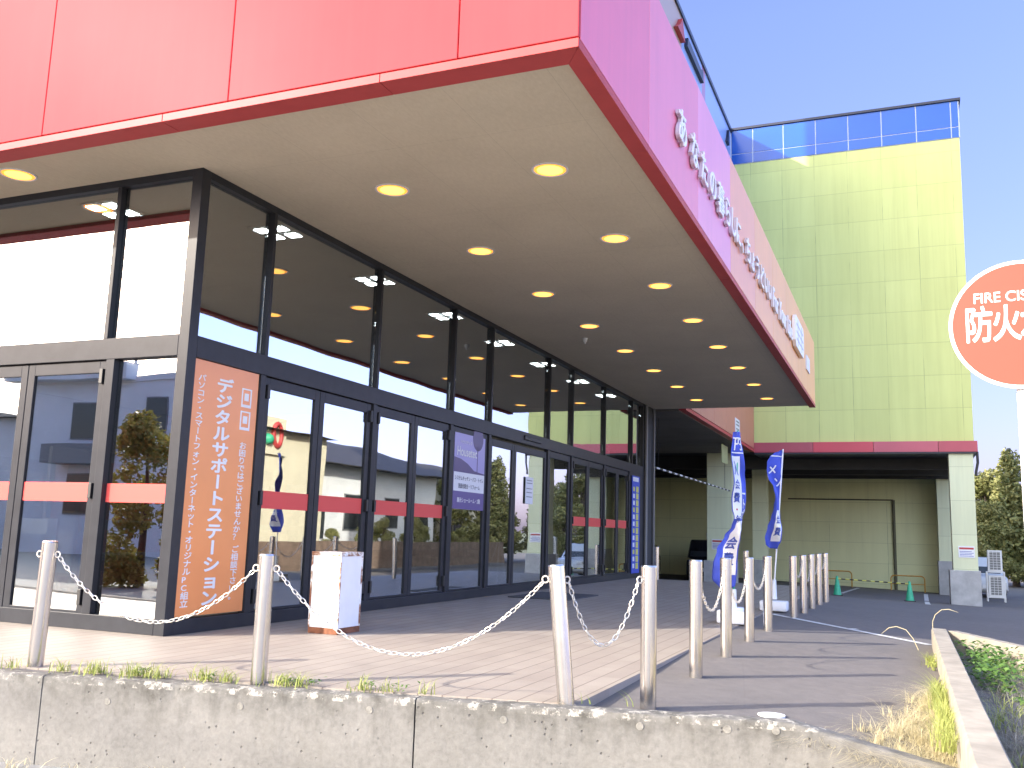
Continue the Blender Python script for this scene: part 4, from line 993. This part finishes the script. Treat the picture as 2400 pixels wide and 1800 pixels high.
def car(x, y, rz, paint, label, tall=1.0, L=4.3, W=1.7):
    z = hgt(x, y); e = empty('parked_car', (x, y, z), label, 'car', 'cars parked around the deck')
    Hh = 1.45*tall
    prof = [(-L/2, .35), (-L/2+.02, .75), (-L/2+.12, .92), (-L/2+.95, 1.0), (-L/2+1.5, Hh*.985), (-L/2+2.0, Hh), (L/2-1.0, Hh), (L/2-.45, Hh*.93), (L/2-.12, 1.0), (L/2, .8), (L/2, .35), (L/2-.2, .22), (-L/2+.2, .22)]
    g = MB(); g.prism([(a, b) for a, b in prof], 'y', -W/2, W/2)
    bmv = g
    # taper the greenhouse
    g.v = [(a, b*(1-.16*max(0, (c-.95)/(Hh-.95))) if c > .95 else b, c) for a, b, c in g.v]
    ca, sa = math.cos(rz), math.sin(rz)
    def T(mb): mb.v = [(x + a*ca - b*sa, y + a*sa + b*ca, z + c) for a, b, c in mb.v]; return mb
    T(g).build('body', M[paint], e, bevel=.06, smooth=50)
    def wq(pts, nm='window'):
        h = MB(); h.add(pts, [(0, 1, 2, 3)]); T(h).build(nm, M['darkglass'], e, fix=False)
    hw = W/2
    for s_ in (-1, 1):
        y0 = s_*(hw+.004); y1 = s_*(hw*(1-.13)+.006)
        wq([(-L/2+1.15, y0, 1.0), (L/2-.35, y0, 1.0), (L/2-.6, y1, Hh*.93), (-L/2+1.65, y1, Hh*.93)])
    wq([(-L/2+.97, -hw*.86, 1.03), (-L/2+.97, hw*.86, 1.03), (-L/2+1.47, hw*.74, Hh*.96), (-L/2+1.47, -hw*.74, Hh*.96)], 'windscreen')
    wq([(L/2-.13, -hw*.84, 1.03), (L/2-.13, hw*.84, 1.03), (L/2-.43, hw*.74, Hh*.92), (L/2-.43, -hw*.74, Hh*.92)], 'rear_window')
    for a in (-L/2+.82, L/2-.8):
        for s_ in (-1, 1):
            h = MB(); h.cyl((a, s_*(hw-.2), .31), (a, s_*(hw+.01), .31), .31, n=22); o = T(h).build('wheel', M['tyre'], e, smooth=40)
            h = MB(); h.cyl((a, s_*(hw+.005), .31), (a, s_*(hw+.02), .31), .19, n=18); T(h).build('rim', M['chrome'], o, smooth=40)
    for s_ in (-1, 1):
        h = MB(); h.box(-L/2-.01, -L/2+.1, s_*.62-.16, s_*.62+.16, .68, .82); T(h).build('headlight', M['white'], e, bevel=.02)
        h = MB(); h.box(L/2-.1, L/2+.012, s_*.66-.12, s_*.66+.12, .75, .98); T(h).build('tail_light', M['red_l'], e, bevel=.02)
    h = MB(); h.box(-L/2-.02, -L/2+.05, -.17, .17, .42, .58); T(h).build('number_plate', M['paper'], e)
    return e
car(-2.1, 37.0, R_(100), 'cardark', 'dark van parked deep in the shade left of the left pillar', 1.25, 4.6, 1.75)
car(-5.0, 35.0, R_(95), 'cardark', 'dark car deep in the drive beside the lone bollard', 1.1)
car(9.4, 41.5, R_(95), 'carwhite', 'pale car half hidden behind the air conditioner rack', 1.2)

# ================================================================== TREES
def leaf_cloud(pts, size, mb_v, mb_f, up_bias=.3):
    n = len(pts); a = rng.normal(size=(n, 3)); a[:, 2] *= .8; a /= np.linalg.norm(a, axis=1)[:, None]
    b = rng.normal(size=(n, 3)); b -= a*(a*b).sum(1)[:, None]; b /= np.linalg.norm(b, axis=1)[:, None]
    s = size*rng.uniform(.6, 1.3, n)[:, None]
    q = np.stack([pts - a*s*.5, pts + b*s*.28, pts + a*s*.55, pts - b*s*.28], 1).reshape(-1, 3)
    return q
def crown_mesh(name, clumps, per, size, mt):
    """clumps: list of (centre, radius xyz); leaves sit in the outer shell of each clump"""
    P_ = []
    for c, r in clumps:
        k = int(per*max(r)**2/.5) ; d = rng.normal(size=(k, 3)); d /= np.linalg.norm(d, axis=1)[:, None]
        rad = rng.uniform(.55, 1.08, k)[:, None]; P_.append(np.array(c) + d*rad*np.array(r))
    P_ = np.concatenate(P_); q = leaf_cloud(P_, size, None, None); n = len(P_)
    me = bpy.data.meshes.new(name); me.from_pydata(q.tolist(), [], np.arange(4*n).reshape(n, 4).tolist()); me.materials.append(mt); return me
def tree_kind(kind, h, seed):
    r = random.Random(seed); cl = []; limbs = MB()
    limbs.tube([(0, 0, -.3), (.05, .03, h*.25), (-.04, .05, h*.5), (.02, 0, h*.8)], [h*.028, h*.022, h*.015, h*.004], 8)
    if kind == 'clipped':
        for i in range(40):
            a = r.uniform(0, 6.28); t = r.uniform(.06, 1); rr = h*.2*math.sqrt(max(.02, 1-(t-.35)**2/.5))*r.uniform(.5, 1.0); k = h*r.uniform(.06, .1)
            cl.append(((math.cos(a)*rr, math.sin(a)*rr, h*t*.92), (k, k, k)))
    elif kind == 'conifer':
        for i in range(34):
            t = (i/34)**.85; z = h*(.12 + .86*t); rr = h*.2*(1-t)**.8 + .12; a = i*2.4
            cl.append(((math.cos(a)*rr*.72, math.sin(a)*rr*.72, z), (rr*.62 + .1, rr*.62 + .1, h*.05 + .08)))
            if i % 3 == 0: limbs.tube([(0, 0, z), (math.cos(a)*rr, math.sin(a)*rr, z+.1)], [.04, .01], 5)
    else:
        for i in range(26):
            a = r.uniform(0, 6.28); t = r.uniform(.22, 1); rr = h*.26*math.sin(min(1, t*1.1)*2.6 + .3)*r.uniform(.35, 1.1)
            c = (math.cos(a)*rr, math.sin(a)*rr, h*t*.93); k = h*r.uniform(.07, .125); cl.append((c, (k*1.15, k*1.15, k*.8)))
            if i % 2 == 0: limbs.tube([(0, 0, c[2]*.55), (c[0]*.6, c[1]*.6, c[2]*.85), c], [h*.01, h*.006, .01], 5)
    return cl, limbs
PROTO = {}
def tree(kind, var, x, y, z, h, label, name='tree', mt='leaf', group=None):
    k = (kind, var, mt)
    if k not in PROTO:
        cl, lb = tree_kind(kind, 6.0, var); me = crown_mesh('crown', cl, 420, .2, M[mt])
        tm = lb; o = tm.build('trunk', M['trunk'], smooth=60); PROTO[k] = (me, o.data); bpy.data.objects.remove(o)
    me, tmesh = PROTO[k]
    e = empty(name, (x, y, z), label, 'tree', group); e.scale = (h/6*random.uniform(.9, 1.1),)*2 + (h/6,); e.rotation_euler = (0, 0, random.uniform(0, 6.28))
    for nm, d in (('trunk', tmesh), ('crown', me)):
        c = bpy.data.objects.new(nm, d); COL.objects.link(c); c.parent = e
    return e
grp = 'trees beyond the parking lot'
tree('broad', 1, 11.0, 57, -1.3, 7.2, 'leafy tree just right of the pillar, left one of the visible pair', group=grp)
tree('conifer', 2, 12.2, 55, -1.3, 8.0, 'pointed tree rising highest beside the sign pole beyond the lot', 'conifer', group=grp)
tree('broad', 3, 12.9, 56.5, -1.3, 5.8, 'bushy tree filling the gap between the air conditioners and the sign pole', group=grp)
tree('broad', 4, 10.9, 54, -1.3, 5.0, 'low bushy tree behind the pale car', group=grp)
tree('broad', 1, 14.6, 56, -1.3, 7.0, 'leafy tree right behind the sign pole, mostly off the picture', group=grp)
# more of the same row, seen only as reflections in the shop glass
for i in range(14):
    x = 16.5 + i*2.6; y = 58 + 3*math.sin(i*1.7)
    tree('conifer' if i % 3 else 'broad', 2 if i % 3 else (1, 3, 4)[i % 2], x, y, -1.3, 6.2 + 1.6*math.sin(i*2.3)**2, 'tree of the far row mirrored in the glass doors, %s of its row' % ('number ' + str(i+1)), 'conifer' if i % 3 else 'tree', group='far tree row mirrored in the glass')
tree('clipped', 3, -11.3, -11.2, -.57, 4.4, 'clipped golden green tree across the street, mirrored in the left glass', mt='leafgold')

# ================================================================== BUILDINGS ACROSS THE STREET (mirrored in the glass)
def house(name, label, cat, x0, x1, y0, y1, z0, zt, wall, roofmt, roof_h, over=.5, windows=(), facing='-x'):
    e = empty(name, ((x0+x1)/2, (y0+y1)/2, z0), label, cat)
    g = MB(); g.box(x0, x1, y0, y1, z0, zt); g.build('wall', M[wall], e)
    g = MB(); ym = (y0+y1)/2; xm = (x0+x1)/2
    if roof_h > .5:
        a = [(x0-over, y0-over, zt), (x1+over, y0-over, zt), (x1+over, y1+over, zt), (x0-over, y1+over, zt), (xm, y0+1.6, zt+roof_h), (xm, y1-1.6, zt+roof_h)]
        g.add(a, [(3, 2, 1, 0), (0, 1, 4), (1, 2, 5, 4), (2, 3, 5), (3, 0, 4, 5)])
    else: g.box(x0-over*.3, x1+over*.3, y0-over*.3, y1+over*.3, zt, zt+roof_h)
    g.build('roof', M[roofmt], e)
    for (a, b, c, d) in windows:
        h = MB()
        if facing == '-x': h.box(x0-.04, x0+.05, a, b, c, d)
        else: h.box(a, b, y1-.05, y1+.04, c, d)
        o = h.build('window', M['shelf'], e); h = MB()
        if facing == '-x': h.box(x0-.05, x0-.0405, a+.06, b-.06, c+.06, d-.06)
        else: h.box(a+.06, b-.06, y1+.0405, y1+.05, c+.06, d-.06)
        h.build('pane', M['darkglass'], o)
    return e
e = house('shop', 'cream shop with a red and green emblem, mirrored in the first glass door', 'shop', 20, 30, 20, 32.2, -.8, 5.35, 'cream', 'roofdark', .85)
g = MB(); g.box(19.86, 19.98, 26.2, 28.7, 4.2, 5.9); o = g.build('sign_panel', M['cream'], e)
h = MB(); h.torus((19.83, 27.95, 5.1), (0, 1, 0), (0, 0, 1), .5, .12, 28, 8, sx=.62); h.build('emblem_ring', M['vinyl_red'], o, smooth=60)
h = MB(); h.lathe((19.8, 27.25, 4.6), [(.02, 0), (.2, .08), (.27, .25), (.2, .42), (.02, .5)], 16); h.build('emblem_dot', M['green'], o, smooth=60)
house('house', 'tile roofed house mirrored in the middle glass doors', 'house', 24, 33, 34, 52, -.9, 4.6, 'greyblock', 'roofdark', 2.0, 1.1, ((36, 38.5, .3, 2.6), (40.2, 43, .8, 3.0), (45, 47, 1.0, 3.0), (49, 51, .5, 2.5)))
house('house', 'cream gabled house mirrored behind the purple poster', 'house', 25, 33, 55.5, 64, -1.0, 4.4, 'cream', 'roofdark', 1.8, .8, ((57, 59, .8, 2.6), (61, 63, .8, 2.6)))
e = house('office_building', 'grey concrete office block across the street, mirrored in the left glass', 'office', -34, -20, -40, -26, -.57, 7.5, 'greyblock', 'greyblock', .3, .3, ((-25.9, -24.7, 4.9, 6.7), (-30.5, -28.2, 4.8, 6.6), (-30.5, -28.2, 1.2, 3.2), (-23, -21, 1.2, 3.0)), '+y')
g = MB(); g.box(-34.6, -26.7, -25.95, -25.2, 7.6, 8.4); g.build('roof_parapet', M['greyblock'], e)
g = MB(); g.box(-31, -27.6, -25.95, -24.8, 3.6, 4.5); g.build('balcony', M['shelf'], e)
house('house', 'long low grey building left of the office block, mirrored in the left doors', 'house', -60, -36, -46, -28, -.57, 6.2, 'greyblock', 'roofdark', 1.6, .6, ((-56, -53, .6, 2.6), (-50, -47, .6, 2.6), (-44, -41, .6, 2.6)), '+y')
# low block fence beside the cream shop
g = MB(); g.box(18.6, 18.75, 19, 52, -1.0, .35); tag(g.build('block_fence', mat('brown_block', (.17, .12, .09), .9, var=.25, vs=3)), 'low brown block fence in front of the houses mirrored in the doors', 'fence')
for i in range(8):
    tree('broad', (1, 3, 4)[i % 3], 21.5 + .6*math.sin(i*3), 33.0 + i*2.7, -1.0, 2.4 + .5*math.sin(i*5), 'garden bush before the tiled house, %s from the cream shop' % ordn[i], 'bush', group='garden bushes mirrored in the glass')
car(-8.6, -12.2, R_(88), 'cardark', 'dark car parked across the street, mirrored in the left glass pane', 1.1)
# utility pole and cables over the street
e = empty('utility_pole', (-46.1, -45, -.57), 'concrete utility pole across the street, mirrored in the left glass', 'utility pole')
g = MB(); g.cyl((-46.1, -45, -.6), (-46.1, -45, 13.6), .19, .12, 14); g.build('pole', M['greyblock'], e, smooth=40)
g = MB(); g.box(-47, -45.2, -45.06, -44.94, 12.6, 12.7); g.build('crossarm', M['shelf'], e)
for k, (dz, dy) in enumerate(((11.5, .8), (11.3, -.8), (10.7, 0), (9.6, 0))):
    g = MB(); pts = [(-70 + 5*i, -20 + dy*.3, dz - .6*(1-((i % 9)/4.5-1)**2)) for i in range(21)]; g.tube(pts, .018, 5)
    tag(g.build('power_cable', M['black']), ('topmost', 'second', 'third', 'lowest')[k] + ' power cable over the street, faint in the left glass', 'cable', 'power cables')

# ================================================================== GRASS AND WEEDS
def blades(spots, name, mt, label=None, hmin=.1, hmax=.3, wd=.004, lean=.5, kind='stuff'):
    V = []; F = []
    for (x, y, z, k, sp) in spots:
        for _ in range(k):
            a = random.uniform(0, 6.28); r = abs(random.gauss(0, sp)); px, py = x + r*math.cos(a), y + r*math.sin(a)
            h = random.uniform(hmin, hmax); d = random.uniform(0, 6.28); l = h*random.uniform(.1, lean*1.6); w_ = wd*random.uniform(.7, 1.4)
            dx, dy = math.cos(d), math.sin(d); b = len(V); segs = 4
            for s_ in range(segs+1):
                t = s_/segs; q = l*t*t*1.2; zz = h*(t - .35*lean*t*t*t); ww = w_*(1-t*.92)
                V.append((px + dx*q - dy*ww, py + dy*q + dx*ww, z + zz)); V.append((px + dx*q + dy*ww, py + dy*q - dx*ww, z + zz))
            for s_ in range(segs): F.append((b+2*s_, b+2*s_+1, b+2*s_+3, b+2*s_+2))
    me = bpy.data.meshes.new(name); me.from_pydata(V, [], F); me.materials.append(M[mt]); o = bpy.data.objects.new(name, me); COL.objects.link(o)
    o['kind'] = 'stuff'
    if label: o['label'] = label; o['category'] = 'grass'
    return o
def leaves(spots, name, mt, label, size=.08):
    V = []; F = []
    for (x, y, z, k, sp, hh) in spots:
        for _ in range(k):
            a = random.uniform(0, 6.28); r = abs(random.gauss(0, sp)); px, py, pz = x + r*math.cos(a), y + r*math.sin(a), z + random.uniform(.02, hh)
            d = random.uniform(0, 6.28); s_ = size*random.uniform(.5, 1.3); el = random.uniform(-.2, .8); b = len(V)
            u = Vector((math.cos(d)*math.cos(el), math.sin(d)*math.cos(el), math.sin(el))); v = Vector((-math.sin(d), math.cos(d), 0)); p = Vector((px, py, pz)); dn = Vector((0, 0, -.25*s_))
            for q in (p, p + u*s_*.4 + v*s_*.24, p + u*s_ + dn, p + u*s_*.4 - v*s_*.24, p + u*s_*.45 - Vector((0, 0, -.03*s_))): V.append(tuple(q))
            F += [(b, b+1, b+4), (b+1, b+2, b+4), (b+2, b+3, b+4), (b+3, b, b+4)]
    me = bpy.data.meshes.new(name); me.from_pydata(V, [], F); me.materials.append(M[mt]); o = bpy.data.objects.new(name, me); COL.objects.link(o); o['kind'] = 'stuff'; o['label'] = label; o['category'] = 'weeds'; return o
# tufts along the top of the retaining wall
sp = [(x, wall_y(x) + .2, 0, k, s_) for x, k, s_ in ((.25, 46, .06), (.5, 30, .06), (.9, 44, .06), (1.15, 110, .08), (1.45, 120, .09), (1.62, 70, .07), (1.95, 90, .09), (2.12, 50, .06), (2.5, 80, .09), (2.62, 50, .06), (3.05, 46, .06), (3.2, 22, .05), (3.45, 14, .04), (4.5, 5, .03), (4.72, 4, .03))]
blades(sp, 'grass', 'greengrass', 'thin green tufts sprouting along the top of the concrete wall', .04, .15, .003, .9)
leaves([(x, wall_y(x)+.2, 0, 24, .05, .05) for x in (1.5, 2.0, 2.55, 2.7, 3.1, 3.28)], 'weeds', 'weed', 'small leafy weeds along the top of the concrete wall', .035)
e = None
# dead grass stems lying at the wall foot
sp = [(random.uniform(-2, 3.6), 0, -.575, 12, .08) for _ in range(70)]; sp = [(x, wall_y(x) - random.uniform(.02, .2), z, k, s_) for x, _, z, k, s_ in sp]
blades(sp, 'grass', 'drygrass', 'dry grass on the street side foot of the concrete wall', .03, .11, .0025, 1.1)
# dry clump beside the straight kerb
sp = []
for _ in range(250):
    t = random.random(); y = -1.6 + 3.0*t**1.15; wdt = .62*(1-t)**.8 + .04
    x = 6.58 - abs(random.gauss(0, wdt*.6)); y = max(y, wall_y(x) + .11); sp.append((x, y, hgt(x, y), 26, .035))
blades(sp, 'grass', 'drygrass', 'pale dry grass clump growing against the straight kerb', .05, .2, .0016, 1.6)
sp = [(6.57 - abs(random.gauss(0, .03)), -1.0 + 2.4*random.random(), -.1, 14, .02) for _ in range(70)]
blades(sp, 'grass', 'greengrass', 'yellow green grass hugging the straight kerb face', .1, .26, .0024, .8)
sp = [(6.55, 3.2 + random.uniform(-.35, .3), hgt(6.5, 3.2), 14, .04) for _ in range(10)]
blades(sp, 'grass', 'greengrass', 'small green tuft against the kerb near its far end', .08, .2, .003, .9)
# planting bed
sp = [(random.uniform(6.85, 8.2), random.uniform(-2.6, 3.2), -.2, 16, .07) for _ in range(260)]
blades(sp, 'grass', 'greyweed', 'withered grey stems filling the planting strip', .08, .26, .0025, 1.3)
sp = [(random.uniform(6.9, 8.4), random.uniform(-2.4, 3.6), -.2, 14, .06) for _ in range(110)]
blades(sp, 'grass', 'greengrass', 'green and yellow grass in the planting strip', .1, .3, .003, 1.0)
leaves([(6.82 + random.uniform(.05, .5)*(1+.12*(4-y)), y, -.2, 34, .11, .26) for y in [random.uniform(1.6, 4.6) for _ in range(34)]], 'weeds', 'weed', 'broad green leaves along the shaded side of the straight kerb', .085)
def stalk(x, y, pts, label):
    g = MB(); g.tube([(x+a, y+b, hgt(x, y)+c) for a, b, c in pts], [.004]*(len(pts)-1) + [.0015], 5); tag(g.build('grass_stalk', M['drygrass'], smooth=60), label, 'grass stalk', 'arching dry stalks by the kerb end')
stalk(6.45, 4.7, [(0, 0, 0), (-.05, 0, .12), (-.12, .02, .21), (-.22, .03, .24), (-.3, .03, .22), (-.38, .03, .15)], 'arching dry stalk left of the kerb end')
stalk(6.62, 5.36, [(0, 0, 0), (.0, 0, .28), (.03, 0, .36), (.1, .02, .42), (.18, .03, .43), (.28, .03, .4)], 'arching dry stalk over the kerb end')
g = MB(); g.lathe((5.49, -.29, hgt(5.49, -.29)), [(.09, -.01), (.09, .008), (.06, .012)], 28); tag(g.build('survey_disc', M['white'], smooth=40), 'small round white disc lying on the asphalt in the bollard shadow', 'disc')
